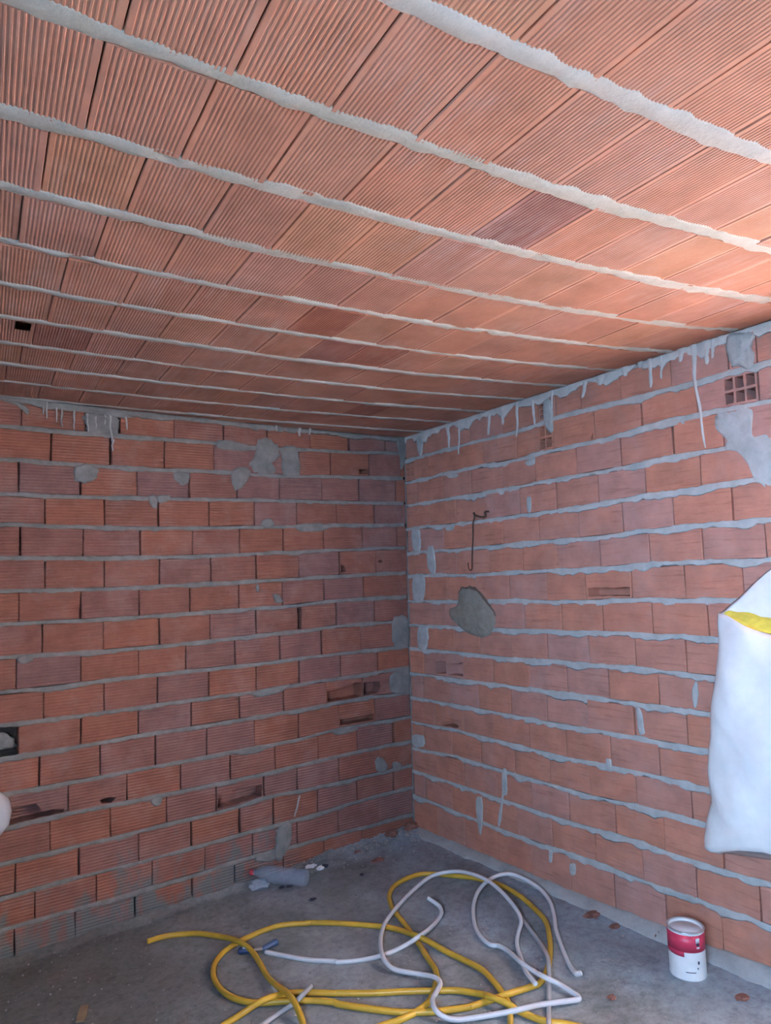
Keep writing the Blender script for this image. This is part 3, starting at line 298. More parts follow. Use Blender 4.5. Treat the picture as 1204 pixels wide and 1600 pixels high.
M_FRAG = plain('brick_fragment', (0.24, 0.12, 0.095), 0.9, 0.2, 0.2, 30)
M_DARK = plain('dark_scrap', (0.035, 0.035, 0.055), 0.7, 0.3, 0.3, 30)
M_PAPER = plain('white_scrap', (0.72, 0.72, 0.74), 0.7, 0.3, 0.08, 30)
M_WOOD = plain('brown_scrap', (0.26, 0.19, 0.12), 0.8, 0.2, 0.2, 20)
M_CRUMB = plain('pale_crumb', (0.36, 0.34, 0.32), 0.9, 0.2, 0.2, 30)
def clear_plastic(name, col, alpha, rough):
    m, n, l, p = mat(name)
    tc = N(n, 'ShaderNodeTexCoord'); n1 = N(n, 'ShaderNodeTexNoise', Scale=18.0, Detail=4.0); l.new(tc.outputs['Object'], n1.inputs['Vector'])
    bp = N(n, 'ShaderNodeBump', Strength=0.5, Distance=0.01); l.new(n1.outputs[0], bp.inputs['Height']); l.new(bp.outputs[0], p.inputs['Normal'])
    p.inputs['Base Color'].default_value = (*col, 1); p.inputs['Roughness'].default_value = rough; p.inputs['Alpha'].default_value = alpha
    return m
M_PET = clear_plastic('clear_bottle_plastic', (0.50, 0.62, 0.76), 0.26, 0.08)
M_FILM = clear_plastic('clear_film', (0.62, 0.68, 0.76), 0.6, 0.25)

def floor_material():
    m, n, l, p = mat('rough_concrete_floor')
    ge = N(n, 'ShaderNodeNewGeometry'); pos = ge.outputs['Position']
    n1 = N(n, 'ShaderNodeTexNoise', Scale=2.2, Detail=8.0, Roughness=0.68, Distortion=0.4); l.new(pos, n1.inputs['Vector'])
    r1 = ramp(n, [(0.28, (0.125, 0.14, 0.145)), (0.45, (0.22, 0.24, 0.25)), (0.60, (0.31, 0.35, 0.38)), (0.78, (0.42, 0.48, 0.54))]); l.new(n1.outputs[0], r1.inputs[0])
    n2 = N(n, 'ShaderNodeTexNoise', Scale=1.1, Detail=3.0); l.new(pos, n2.inputs['Vector'])
    r2_ = ramp(n, [(0.42, (0, 0, 0)), (0.62, (1, 1, 1))]); l.new(n2.outputs[0], r2_.inputs[0])
    sp = N(n, 'ShaderNodeSeparateXYZ'); l.new(pos, sp.inputs[0])
    # brown dirt darkened for dim light at left, blue skylight tinted in at right
    dim_dirt = math_(n, l, 'ADD', math_(n, l, 'MULTIPLY', math_(n, l, 'SUBTRACT', -1.15, sp.outputs[0]), 1.1), math_(n, l, 'MULTIPLY', math_(n, l, 'SUBTRACT', n2.outputs[0], 0.40), 2.4), True)
    bare = math_(n, l, 'ADD', math_(n, l, 'ADD', math_(n, l, 'MULTIPLY', sp.outputs[0], 1.1), 0.75), math_(n, l, 'MULTIPLY', math_(n, l, 'SUBTRACT', n1.outputs[0], 0.5), 2.0), True)
    c0 = mixc(n, l, math_(n, l, 'MULTIPLY', bare, 0.65), r1.outputs[0], (0.34, 0.44, 0.53))
    c = mixc(n, l, math_(n, l, 'MULTIPLY', dim_dirt, 0.75), c0, (0.135, 0.135, 0.12))
    n3 = N(n, 'ShaderNodeTexNoise', Scale=34.0, Detail=6.0, Roughness=0.75); l.new(pos, n3.inputs['Vector'])
    r3 = ramp(n, [(0.30, (0.55, 0.55, 0.55)), (0.5, (1, 1, 1)), (0.75, (1.3, 1.3, 1.3))]); l.new(n3.outputs[0], r3.inputs[0])
    mul = n.new('ShaderNodeMix'); mul.data_type = 'RGBA'; mul.blend_type = 'MULTIPLY'; mul.inputs[0].default_value = 0.75
    l.new(c, mul.inputs[6]); l.new(r3.outputs[0], mul.inputs[7])
    l.new(mul.outputs[2], p.inputs['Base Color']); p.inputs['Roughness'].default_value = 0.92; p.inputs['Specular IOR Level'].default_value = 0.25
    bp = N(n, 'ShaderNodeBump', Strength=0.7, Distance=0.006); l.new(math_(n, l, 'ADD', n3.outputs[0], n1.outputs[0]), bp.inputs['Height']); l.new(bp.outputs[0], p.inputs['Normal'])
    return m
M_FLOOR = floor_material()

# ------------------------------------------------------------------ brick pieces
def ring_points(poly, seg, jit):
    out = []
    n = len(poly)
    for i in range(n):
        a = Vector(poly[i]); b = Vector(poly[(i+1) % n]); L = (b-a).length; k = max(1, int(round(L/seg)))
        nrm = Vector((-(b-a).y, (b-a).x)).normalized() if L > 1e-6 else Vector((0, 0))
        for j in range(k):
            q = a + (b-a)*(j/k)
            if jit: q = q + nrm*rnd.uniform(-jit, jit)
            out.append(q)
    return out

def make_brick(parent, F, quad, material, holes=(), name='brick', d0=0.0, tilt=(0, 0), depth=0.085, jit=0.0012, hole_depth=0.05, chip=0.0):
    """quad: 4 (s,h) corners counter-clockwise in the s/h plane"""
    cen = sum((Vector(q) for q in quad), Vector((0, 0)))/4
    outer = ring_points(quad, 0.075, jit)
    inner = []
    for q in outer:
        dv = q-cen; k = 0.0028
        hw = max(abs(Vector(c).x-cen.x) for c in quad); hh = max(abs(Vector(c).y-cen.y) for c in quad)
        inner.append(Vector((cen.x+dv.x*(1-k/hw), cen.y+dv.y*(1-k/hh))))
    def dd(q): return d0 + tilt[0]*(q.x-cen.x) + tilt[1]*(q.y-cen.y)
    V = []; Fc = []; UV = []
    def add(q, d): V.append(F(q.x, q.y, d)); UV.append((q.x, q.y)); return len(V)-1
    n = len(outer)
    ib = [add(q, -depth) for q in outer]; io = [add(q, dd(q)-0.003) for q in outer]; ii = [add(q, dd(q)) for q in inner]
    for i in range(n):
        j = (i+1) % n
        Fc.append((ib[i], ib[j], io[j], io[i])); Fc.append((io[i], io[j], ii[j], ii[i]))
    if not holes:
        Fc.append(tuple(ii))
    else:
        loops = [[Vector((q.x, q.y, 0)) for q in inner]]; idx = list(ii)
        for hp in holes:
            hp = ring_points(hp, 0.02, 0.0025 if chip == 0 else chip)
            hi = [add(q, dd(q)) for q in hp]; hb = [add(q, dd(q)-hole_depth) for q in hp]
            m = len(hp)
            for i in range(m):
                j = (i+1) % m; Fc.append((hi[j], hi[i], hb[i], hb[j]))
            Fc.append(tuple(hb)); loops.append([Vector((q.x, q.y, 0)) for q in hp]); idx += hi
        for t in tessellate_polygon(loops): Fc.append(tuple(idx[k] for k in t))
    return link(name, V, Fc, material, parent, False, UV)

def patch(parent, F, poly, thick, material, name='mortar_patch', base=0.003, ridged=False, edge=1.0):
    """a trowelled blob of mortar lying on the wall face"""
    ring = catmull_closed([(p[0], p[1], 0) for p in poly], 8)
    c = sum(ring, Vector())/len(ring)
    V = []; Fc = []; n = len(ring); ks = (1.0, 0.93, 0.75, 0.5, 0.25) if not ridged else (1.0, 0.95, 0.88, 0.8, 0.7, 0.6, 0.5, 0.4, 0.3, 0.2, 0.1)
    for ki, k in enumerate(ks):
        for q in ring:
            p = c + (q-c)*k
            e = 0.0 if ki == 0 else 1.0
            w = nz(p.x*40, p.y*40, thick*900)
            if ki == 0:
                p = p + (q-c)*edge*(0.16*nz(q.x*45, q.y*45, 3.1)+0.14*nz(q.x*130, q.y*130, 6.1))
            d = base - 0.0045*(1-e) + e*thick*((0.35 if ki == 1 else 0.8) + 0.55*w)
            if ridged and ki > 0: d = base+thick*(1.1-0.9*k*k)+0.0022*math.sin((p.y+0.25*p.x+0.02*nz(p.x*20, p.y*20))*420)*(1 if p.y < c.y-0.02 else 0.3)+0.003*nz(p.x*25, p.y*25)
            V.append(F(p.x, p.y, d))
    V.append(F(c.x, c.y, base+thick*1.05))
    for k in range(len(ks)-1):
        for i in range(n):
            j = (i+1) % n; Fc.append((k*n+i, k*n+j, (k+1)*n+j, (k+1)*n+i))
    b = (len(ks)-1)*n
    for i in range(n): Fc.append((b+i, b+(i+1) % n, len(V)-1))
    return link(name, V, Fc, material, parent, True)

def drip(parent, F, top, bot, w0, w1, material, name='cement_run'):
    V = []; Fc = []; K = 9
    L = top[1]-bot[1]
    for k in range(K):
        t = k/(K-1); s = top[0]+(bot[0]-top[0])*t + 0.006*nz(top[0]*50, t*3.0); h = top[1]+0.012-(L+0.012)*t
        w = (w0+(w1-w0)*t**0.6)*(1+0.35*nz(s*70, h*60)); w = max(0.002, w)*(0.4 if k == K-1 else 1)
        for a, d in ((-0.5, 0.0), (-0.25, 0.005), (0.25, 0.0055), (0.5, 0.0)): V.append(F(s+a*w, h, d+0.002))
    for k in range(K-1):
        for i in range(3): Fc.append((k*4+i, k*4+i+1, k*4+4+i+1, k*4+4+i))
    return link(name, V, Fc, material, parent, True)

def mortar_bed(parent, F, hfun, s0, s1, tfun, smear_lo, smear_hi, proud, material, seed, core=0.0085, name='mortar_bed', rough=1.0):
    V = []; Fc = []; n = int((s1-s0)/0.02)+1
    for i in range(n+1):
        s = s0+(s1-s0)*i/n; h = hfun(s); t = tfun(s)
        a = nz(s*7, seed*3.7), nz(s*26, seed*5.1+9), nz(s*60, seed*2.3+4)
        lo = t*0.5 + smear_lo*max(-0.6, 0.35+1.1*a[0]+0.7*a[1]+0.35*a[2])
        b = nz(s*8, seed*1.9+20), nz(s*30, seed*4.4+31)
        hi = t*0.5 + smear_hi*max(-0.6, 0.2+0.9*b[0]+0.7*b[1])
        pr = proud*(0.4+0.9*a[1]*rough+0.5*b[1]*rough)
        for hh, d in ((h+core, -0.085), (h+core, -0.004), (h+hi, 0.0012), (h+hi*0.75, 0.0016+pr), (h-lo*0.75, 0.0016+pr*1.1), (h-lo, 0.0012), (h-core, -0.004), (h-core, -0.085)):
            V.append(F(s, hh, d))
    for i in range(n):
        for k in range(7): Fc.append((i*8+k, i*8+k+1, i*8+8+k+1, i*8+8+k))
    return link(name, V, Fc, material, parent, True)

def inside(pt, poly):
    c = False; n = len(poly)
    for i in range(n):
        a, b = poly[i], poly[i-1]
        if (a[1] > pt[1]) != (b[1] > pt[1]) and pt[0] < (b[0]-a[0])*(pt[1]-a[1])/(b[1]-a[1])+a[0]: c = not c
    return c

S_MAX = 3.0
JOINT = 0.26
BEDT = 0.021

def build_wall(parent, F, beds, joints, top_fun, bottom_fun, corner_fun, holes, material, special, tilt_amt, gaps, bed_t):
    nc = len(joints)
    for c in range(nc):
        js = [j for j in joints[c]]
        while js[-1] < S_MAX-0.02: js.append(js[-1]+JOINT*rnd.uniform(0.985, 1.015))
        edges = [None]+js
        for i in range(len(js)):
            g1 = gaps.get((c, i), 0.004 if rnd.random() < 0.6 else 0.0065)
            g0 = gaps.get((c, i-1), 0.004 if rnd.random() < 0.6 else 0.0065)
            def hi(s): return (interp(beds[c-1], s)-bed_t*0.42) if c > 0 else top_fun(s)
            def lo(s): return (interp(beds[c], s)+bed_t*0.42) if c < len(beds) else bottom_fun(s)
            sR = js[i]-g1/2
            mid = (hi(sR)+lo(sR))/2
            sL = corner_fun(mid) if i == 0 else js[i-1]+g0/2
            if sR-sL < 0.02: continue
            if (c, i) in special and special[(c, i)] == 'skip': continue
            k = 0.002
            quad = [(sL+rnd.uniform(-k, k), lo(sL)), (sR+rnd.uniform(-k, k), lo(sR)), (sR+rnd.uniform(-k, k), hi(sR)), (sL+rnd.uniform(-k, k), hi(sL))]
            hs = []
            for hc, poly in holes:
                if hc == c:
                    cx = sum(q[0] for q in poly)/len(poly)
                    if sL < cx < sR:
                        m = 0.006
                        hs.append([(min(max(q[0], sL+m), sR-m), min(max(q[1], lo(q[0])+m), hi(q[0])-m)) for q in poly])
            sp = special.get((c, i))
            hd = 0.080
            if sp and sp[0] == 'cells':
                _, x0, x1, nx, ny = sp
                a, b = (sL+(sR-sL)*x0, sL+(sR-sL)*x1)
                for ix in range(nx):
                    for iy in range(ny):
                        p0 = a+(b-a)*(ix+0.10)/nx; p1 = a+(b-a)*(ix+0.90)/nx
                        l0, h0 = lo((p0+p1)/2)+0.006, hi((p0+p1)/2)-0.006
                        q0 = l0+(h0-l0)*(iy+0.10)/ny; q1 = l0+(h0-l0)*(iy+0.90)/ny
                        hs.append([(p0, q0), (p1, q0), (p1, q1), (p0, q1)])
                hd = 0.075
            make_brick(parent, F, quad, material, hs, d0=rnd.uniform(-0.004, 0.0035), tilt=(rnd.uniform(-tilt_amt, tilt_amt), rnd.uniform(-tilt_amt, tilt_amt)), hole_depth=hd)

# ------------------------------------------------------------------ the room
# back wall: core slab set behind the bricks, bricks, mortar
Z_TOP = 2.75
mb = MB(); mb.box(X_LEFT-0.2, 0.25, 0.092, 0.26, -0.25, Z_TOP)
mb.box(X_LEFT-0.2, -S_MAX-0.02, -0.012, 0.092, -0.25, Z_TOP)
wall_back = tag(mb.build('wall_back', M_CORE), 'dim red hollow-brick wall with recessed grey joints behind the bottle', 'wall', kind='structure')
def b_top(s): return ceil_z(-s, 0)-0.022
def b_bot(s): return floor_z(-s, 0)-0.03
def b_corner(h): return -LEAN_R*h+0.004
GAP_B = {(7, 2): 0.022, (13, 3): 0.013, (14, 4): 0.012, (1, 7): 0.012, (12, 0): 0.012, (0, 1): 0.016, (0, 0): 0.012}
SPEC_B = {(10, 8): 'skip', (0, 7): 'skip'}
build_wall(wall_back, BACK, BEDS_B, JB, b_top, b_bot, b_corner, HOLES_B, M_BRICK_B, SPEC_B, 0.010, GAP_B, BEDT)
for k, B in enumerate(BEDS_B):
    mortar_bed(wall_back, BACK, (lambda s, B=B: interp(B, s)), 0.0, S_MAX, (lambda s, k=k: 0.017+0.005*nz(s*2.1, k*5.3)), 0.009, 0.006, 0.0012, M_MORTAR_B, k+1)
mortar_bed(wall_back, BACK, (lambda s: ceil_z(-s, 0)-0.012), 0.0, S_MAX, (lambda s: 0.022), 0.016, 0.004, 0.010, M_MORTAR_B, 41)
for poly, t in PATCH_B: patch(wall_back, BACK, poly, t*0.55, M_MORTAR_B)
for (tp, bt), w0, w1 in DRIP_B: drip(wall_back, BACK, tp, bt, w0, w1, M_WASH_B)
# rubble mortar in the opening where a brick is missing
patch(wall_back, lambda s, h, d: BACK(s, h, d-0.045), [(2.215, 0.86), (2.30, 0.85), (2.45, 0.86), (2.45, 0.92), (2.33, 0.94), (2.25, 0.92)], 0.02, M_MORTAR_B)

# right wall
mb = MB(); mb.box(0.112, 0.30, Y_FRONT-0.2, 0.092, -0.25, Z_TOP)
wall_right = tag(mb.build('wall_right', M_CORE), 'brighter pink hollow-brick wall with pale smeared mortar, paint can at its foot', 'wall', kind='structure')
mb = MB(); mb.box(-0.002, 0.112, Y_FRONT-0.2, -S_MAX-0.02, -0.25, Z_TOP); mb.build('rendered_stretch', M_KERB, wall_right)
def r_top(s): return ceil_z(0, -s)-0.018
def r_bot(s): return floor_z(0, -s)-0.03
def r_corner(h): return -LEAN_B*h+0.004
GAP_R = {(10, 0): 0.022, (12, 0): 0.022, (14, 0): 0.022, (2, 0): 0.020, (2, 7): 0.012, (4, 1): 0.008, (5, 1): 0.007, (3, 0): 0.006}
SPEC_R = {(0, 4): ('cells', 0.05, 0.50, 1, 4), (1, 5): ('cells', 0.05, 0.95, 2, 2), (1, 9): ('cells', 0.46, 0.98, 3, 2), (1, 0): ('cells', 0.02, 0.40, 2, 3), (0, 9): ('cells', 0.05, 0.95, 2, 2)}
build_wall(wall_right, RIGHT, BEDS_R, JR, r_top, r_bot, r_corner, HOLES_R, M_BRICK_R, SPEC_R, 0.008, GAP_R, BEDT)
for k, B in enumerate(BEDS_R):
    mortar_bed(wall_right, RIGHT, (lambda s, B=B: interp(B, s)), 0.0, S_MAX, (lambda s, k=k: 0.011+0.008*min(1.2, s/1.6)+0.006*nz(s*2.3, k*7.7)), 0.019, 0.009, 0.0016, M_MORTAR_R, k+60)
mortar_bed(wall_right, RIGHT, (lambda s: ceil_z(0, -s)-0.010), 0.0, S_MAX, (lambda s: 0.024), 0.050, 0.004, 0.005, M_WASH, 97)
for poly, t in PATCH_R: patch(wall_right, RIGHT, poly, t*0.55, M_MORTAR_R)
for (tp, bt), w0, w1 in DRIP_R: drip(wall_right, RIGHT, tp, bt, w0, w1, M_WASH)
# pale slurry squeezed into the vertical corner
mb = MB()
rings = []
for i in range(60):
    h = 0.02+2.42*i/59; w = max(0.001, 0.004+0.006*nz(h*9, 3.3)+0.005*nz(h*31, 8.1))
    x0, y0 = LEAN_R*h, LEAN_B*h
    rings.append([(x0+0.01, y0+0.01, h), (x0-w, y0+0.002, h), (x0-w*0.4, y0-w*0.4, h), (x0+0.002, y0-w, h)])
mb.rings(rings); mb.build('corner_mortar', M_MORTAR_B, wall_right, True)

# mortar-filled box hole on the right wall
patch(wall_right, RIGHT, [(0.52, 1.485), (0.60, 1.50), (0.69, 1.48), (0.76, 1.42), (0.81, 1.36), (0.825, 1.33), (0.79, 1.34), (0.70, 1.42), (0.60, 1.46), (0.53, 1.45)], 0.002, M_CORE, 'broken_edge', 0.004)
patch(wall_right, RIGHT, LUMP, 0.026, M_LUMP, 'mortar_lump', 0.004, True, 0.25)

# cement fillet along the foot of the right wall
mb = MB(); rings = []
for i in range(140):
    s = 0.03+2.95*i/139; zt = interp_pts([(p[0], p[1]) for p in KT], s)
    fx = -0.066-0.012*nz(s*5, 1.0)-0.012*nz(s*17, 5.0); zf = floor_z(fx, -s); zt = max(zt, zf+0.03)+0.006*nz(s*11, 2.0)+0.004*nz(s*37, 7.0)
    z1 = floor_z(0, -s)
    rings.append([(0.03, -s, z1-0.05), (0.02, -s, zt), (-0.010, -s, zt-0.003), (-0.028+0.006*nz(s*21, 4), -s, z1+(zt-z1)*0.55), (fx*0.8, -s, zf+0.010+0.006*nz(s*26, 9)), (fx, -s, zf-0.004), (fx, -s, zf-0.04)])
mb.rings(rings); tag(mb.build('trim_1', M_KERB, None, True), 'rough pale cement fillet running along the foot of the right wall', 'trim', kind='structure')

# the two walls outside the picture; the left one has the opening that lets the daylight in
mb = MB(); yf = Y_FRONT
mb.box(X_LEFT-0.2, 0.30, yf-0.2, yf, -0.25, Z_TOP)
tag(mb.build('wall_front', M_RENDER), 'plain rendered wall closing the room behind the viewer', 'wall', kind='structure')
mb = MB(); xl = X_LEFT
mb.box(xl-0.2, xl, OPEN_Y1, 0.26, -0.25, Z_TOP); mb.box(xl-0.2, xl, yf-0.2, OPEN_Y0, -0.25, Z_TOP)
mb.box(xl-0.2, xl, OPEN_Y0, OPEN_Y1, -0.25, OPEN_Z0); mb.box(xl-0.2, xl, OPEN_Y0, OPEN_Y1, OPEN_Z1, Z_TOP)
tag(mb.build('wall_left', M_RENDER), 'plain rendered side wall with a wide window opening, outside the picture', 'wall', kind='structure')

# floor: one rough slab, rising to a bank of rubble in the corner
V = []; Fc = []; nx, ny = 170, 220
X0, X1, Y0, Y1 = X_LEFT-0.1, 0.06, Y_FRONT-0.1, 0.06
for j in range(ny+1):
    for i in range(nx+1):
        x = X0+(X1-X0)*i/nx; y = Y0+(Y1-Y0)*j/ny
        z = floor_z(x, y)+0.004*nz(x*3, y*3)+0.003*nz(x*11, y*11, 2)+0.002*nz(x*31, y*31, 5)
        bank = max(0., 1-(-y)/0.16)*max(0., min(1., (x+1.0)/0.35))
        z += bank*0.035*(1+0.5*nz(x*14, y*14)+0.4*nz(x*40, y*40))
        bank2 = max(0., 1-(-y)/0.05)*max(0., min(1., (-x-0.9)/0.3)); z += bank2*0.018*(1+0.6*nz(x*13, y*20))
        V.append((x, y, z))
for j in range(ny):
    for i in range(nx):
        a = j*(nx+1)+i; Fc.append((a, a+1, a+nx+2, a+nx+1))
floor = tag(link('floor', V, Fc, M_FLOOR, None, True), 'stained grey concrete floor strewn with crumbs under the loose conduits', 'floor', kind='structure')
mb = MB(); mb.box(-14, X_LEFT-0.15, -12, 6, -0.16, -0.10)
tag(mb.build('ground', M_GROUND), 'dark green ground outside the window opening', 'ground', kind='structure')

# ------------------------------------------------------------------ ceiling
V = []; Fc = []; nx, ny = 24, 30
for j in range(ny+1):
    for i in range(nx+1):
        x = X_LEFT-0.2+(0.3-X_LEFT+0.2)*i/nx; y = Y_FRONT-0.2+(0.26-Y_FRONT+0.2)*j/ny
        V.append((x, y, ceil_z(x, y)+0.11))
nv = len(V); V += [(v[0], v[1], Z_TOP+0.15) for v in V]
for j in range(ny):
    for i in range(nx):
        a = j*(nx+1)+i; Fc.append((a+nx+1, a+nx+2, a+1, a)); Fc.append((nv+a, nv+a+1, nv+a+nx+2, nv+a+nx+1))
for i in range(nx):
    Fc.append((i, i+1, nv+i+1, nv+i)); a = ny*(nx+1)+i; Fc.append((a+1, a, nv+a, nv+a+1))
for j in range(ny):
    a = j*(nx+1); Fc.append((a+nx+1, a, nv+a, nv+a+nx+1)); a += nx; Fc.append((a, a+nx+1, nv+a+nx+1, nv+a))
ceiling = tag(link('ceiling', V, Fc, M_SLAB), 'ceiling of ribbed orange clay blocks between slanting grey concrete strips', 'ceiling', kind='structure')

y0u, spu, mm = ROW; LL = math.hypot(1, mm)
eu = Vector((1, mm, 0))/LL; ev = Vector((-mm, 1, 0))/LL
TP = 1.19*U
def uv2xy(u, v): return ((u-mm*v)/LL, (mm*u+v)/LL)
def beam_v(i): return (y0u+spu*(i-9))/LL*U
STRIP = 0.27*U

def tile_mesh(length, hole=None):
    """ribbed underside, ribs along local y; local z up into the slab"""
    W = TP-0.0014; nr = 17; m0 = 0.011; prof = [(-W/2, 0.004), (-W/2+0.002, 0.0), (-W/2+m0, 0.0)]
    rw = (W-2*m0)/nr
    for k in range(nr):
        x = -W/2+m0+k*rw; prof += [(x+rw*0.18, 0.0012), (x+rw*0.50, 0.0012), (x+rw*0.68, 0.0), (x+rw, 0.0)]
    prof += [(W/2-0.002, 0.0), (W/2, 0.004)]
    V = []; Fc = []
    ys = [-length/2, length/2] if hole is None else [-length/2, hole[2], hole[3], length/2]
    for y in ys:
        for x, z in prof: V.append((x, y + (0.004*nz(x*90, y*50) if abs(y) < length/2-0.001 else 0), z))
    n = len(prof); m = len(ys)
    for r in range(m-1):
        for k in range(n-1):
            xm = (prof[k][0]+prof[k+1][0])/2
            if hole is not None and r == 1 and hole[0] < xm < hole[1]: continue
            Fc.append(((r+1)*n+k, (r+1)*n+k+1, r*n+k+1, r*n+k))
    b = len(V); V += [(-W/2, ys[0], 0.045), (W/2, ys[0], 0.045), (-W/2, ys[-1], 0.045), (W/2, ys[-1], 0.045)]
    Fc += [tuple([b, b+2]+[r*n for r in reversed(range(m))]), tuple([b+3, b+1]+[r*n+n-1 for r in range(m)])]
    if hole is None: Fc.append((b, b+1, b+3, b+2))
    Fc.append(tuple([b]+list(range(0, n))+[b+1])); Fc.append(tuple(reversed([b+2]+list(range((m-1)*n, m*n))+[b+3])))
    me = bpy.data.meshes.new('ceiling_tile'); me.from_pydata(V, [], Fc); me.update(); return me

TLEN = spu/LL*U-STRIP+0.012
me_tile = tile_mesh(TLEN); me_tile.materials.append(M_TILE)
me_dark = tile_mesh(TLEN); me_dark.materials.append(M_TILE_DARK)
PH = {-2: -10.5, -1: -10.82, 0: -14.45, 1: -14.59, 2: -14.98, 3: -15.2, 4: -14.4, 5: -14.49, 6: -14.69, 7: -14.87, 8: -13.98, 9: -14.22, 10: -14.4, 11: -14.0}
n_tile = 0
for row in range(-2, 12):
    v = (beam_v(row)+STRIP+beam_v(row+1))/2
    ph = PH[row]*U
    k0 = math.floor((-3.05-ph)/TP)
    for k in range(k0, k0+24):
        u = ph+(k+0.5)*TP
        x, y = uv2xy(u, v)
        if x > 0.11 or y > 0.22 or x < -3.15: continue
        e = 0.05
        zc = ceil_z(x, y); zx = (ceil_z(x+e*eu.x, y+e*eu.y)-ceil_z(x-e*eu.x, y-e*eu.y))/(2*e); zy = (ceil_z(x+e*ev.x, y+e*ev.y)-ceil_z(x-e*ev.x, y-e*ev.y))/(2*e)
        tx = Vector((eu.x, eu.y, zx)).normalized(); ty = Vector((ev.x, ev.y, zy)); ty = (ty-tx*tx.dot(ty)).normalized(); tz = tx.cross(ty)
        dark = any(abs((d[0]-x)*eu.x+(d[1]-y)*eu.y) < TP/2 and abs((d[0]-x)*ev.x+(d[1]-y)*ev.y) < TLEN/2 for d in DARKTILES)
        o = bpy.data.objects.new('ceiling_tile', me_dark if dark else me_tile); COL.objects.link(o); o.parent = ceiling
        a = rnd.gauss(0, 0.004); dz = rnd.gauss(0, 0.001)
        o.matrix_world = Matrix(((tx.x, ty.x, tz.x, x), (tx.y, ty.y, tz.y, y), (tx.z, ty.z, tz.z, zc+dz+0.001), (0, 0, 0, 1))) @ Matrix.Rotation(a, 4, 'Y') @ Matrix.Rotation(rnd.gauss(0, 0.004), 4, 'X')
        hu = (CEILHOLE[0]-x)*eu.x+(CEILHOLE[1]-y)*eu.y; hv = (CEILHOLE[0]-x)*ev.x+(CEILHOLE[1]-y)*ev.y
        if abs(hu) < TP/2 and abs(hv) < TLEN/2:          # this block has a knocked-out pocket
            o.data = tile_mesh(TLEN, (max(hu-0.034, -TP/2+0.012), min(hu+0.034, TP/2-0.012), max(hv-0.045, -TLEN/2+0.012), min(hv+0.045, TLEN/2-0.012))); o.data.materials.append(M_TILE)
        n_tile += 1
for i in range(-2, 13):
    v0 = beam_v(i); V = []; Fc = []
    n = 170; rows_ = 0
    for k in range(n+1):
        u = -3.15+3.35*k/n
        w = (0.9+0.35*nz(u*3, i*2.7)) if i < 3 else (0.75+0.45*nz(u*2.6, i*2.7)+0.3*nz(u*13, i*1.3))
        if i in (4, 5, 7): w *= 0.8
        a = -0.004*1.0-0.010*max(-0.3, nz(u*24, i*3.3)+0.6*nz(u*70, i*4.2)); b = STRIP*max(0.25, w)+0.009*nz(u*22, i*5.7)+0.006*nz(u*64, i*6.1)
        d = (0.0004 if i < 4 else 0.0028)+0.0016*nz(u*9, i*1.7)+0.0012*nz(u*41, i*2.9)
        if i in (2, 3, 4) and nz(u*17, i*8.8) > 0.45: d = -0.006
        for vv, dd in ((a-0.010, -0.012), (a, -0.0012), (a+0.003, d), ((a+b)/2, d+0.002*nz(u*30, i)), (b-0.003, d), (b, -0.0012), (b+0.010, -0.012)):
            x, y = uv2xy(u, v0+vv); V.append((x, y, ceil_z(x, y)-dd))
    for k in range(n):
        for q in range(6): Fc.append((k*7+q, k*7+q+1, k*7+7+q+1, k*7+7+q))
    keep = [f for f in Fc if V[f[0]][1] < 0.12 and V[f[0]][0] < 0.12]
    if keep: link('concrete_strip', V, keep, M_WASH if i == 0 else M_BEAM, ceiling, True)

# ------------------------------------------------------------------ loose conduits on the floor
def tube(name, pts, r, material, label, cat, group, open_ends=True, n=10, sub=7):
    P = catmull([Vector(p) for p in pts], sub); rings = []
    t0 = (P[1]-P[0]).normalized(); up_ = Vector((0, 0, 1)); nrm = (up_-t0*up_.dot(t0)).normalized()
    frames = []
    for i, p in enumerate(P):
        t = (P[min(i+1, len(P)-1)]-P[max(i-1, 0)])
        t = t.normalized() if t.length > 1e-7 else t0
        nrm = (nrm-t*nrm.dot(t)).normalized(); frames.append((p, t, nrm, t.cross(nrm)))
    def ring(fr, rr, off=0.0): return [fr[0]+fr[1]*off+(fr[2]*math.cos(a)+fr[3]*math.sin(a))*rr for a in (2*math.pi*k/n for k in range(n))]
    rr = []
    if open_ends: rr += [ring(frames[0], r*0.62, 0.03), ring(frames[0], r*0.62)]
    rr += [ring(f, r) for f in frames]
    if open_ends: rr += [ring(frames[-1], r*0.62), ring(frames[-1], r*0.62, -0.03)]
    mb = MB(); mb.rings(rr)
    o = mb.build(name, material, None, True)
    return tag(o, label, cat, group)
def tb(k): return TUBES[k][0], TUBES[k][1]
tube('electrical_conduit', *tb('yellow_a'), M_YELLOW, 'short yellow conduit whose free end points left towards the wall', 'conduit', 'yellow conduits on the floor')
tube('electrical_conduit', *tb('yellow_b'), M_YELLOW, 'yellow conduit lying nearly straight along the bottom, nearest the viewer', 'conduit', 'yellow conduits on the floor')
tube('electrical_conduit', *tb('yellow_c'), M_YELLOW, 'long yellow conduit coiled in two big loops under the white one', 'conduit', 'yellow conduits on the floor')
tube('electrical_conduit', *tb('white_a'), M_WHITE_PVC, 'white conduit running right from the blue tool to an upturned tip', 'conduit', 'white conduits on the floor')
tube('electrical_conduit', *tb('white_b'), M_WHITE_PVC, 'long white conduit in two tall loops with a sharp kink at right', 'conduit', 'white conduits on the floor')
tube('electrical_conduit', *tb('grey_a'), M_GREY_PVC, 'dull grey conduit running down from the white loop to the picture\'s bottom', 'conduit', 'grey conduits on the floor')
tube('electrical_conduit', *tb('grey_b'), M_GREY_PVC, 'short grey conduit stub crossing the yellow ones at lower left', 'conduit', 'grey conduits on the floor')

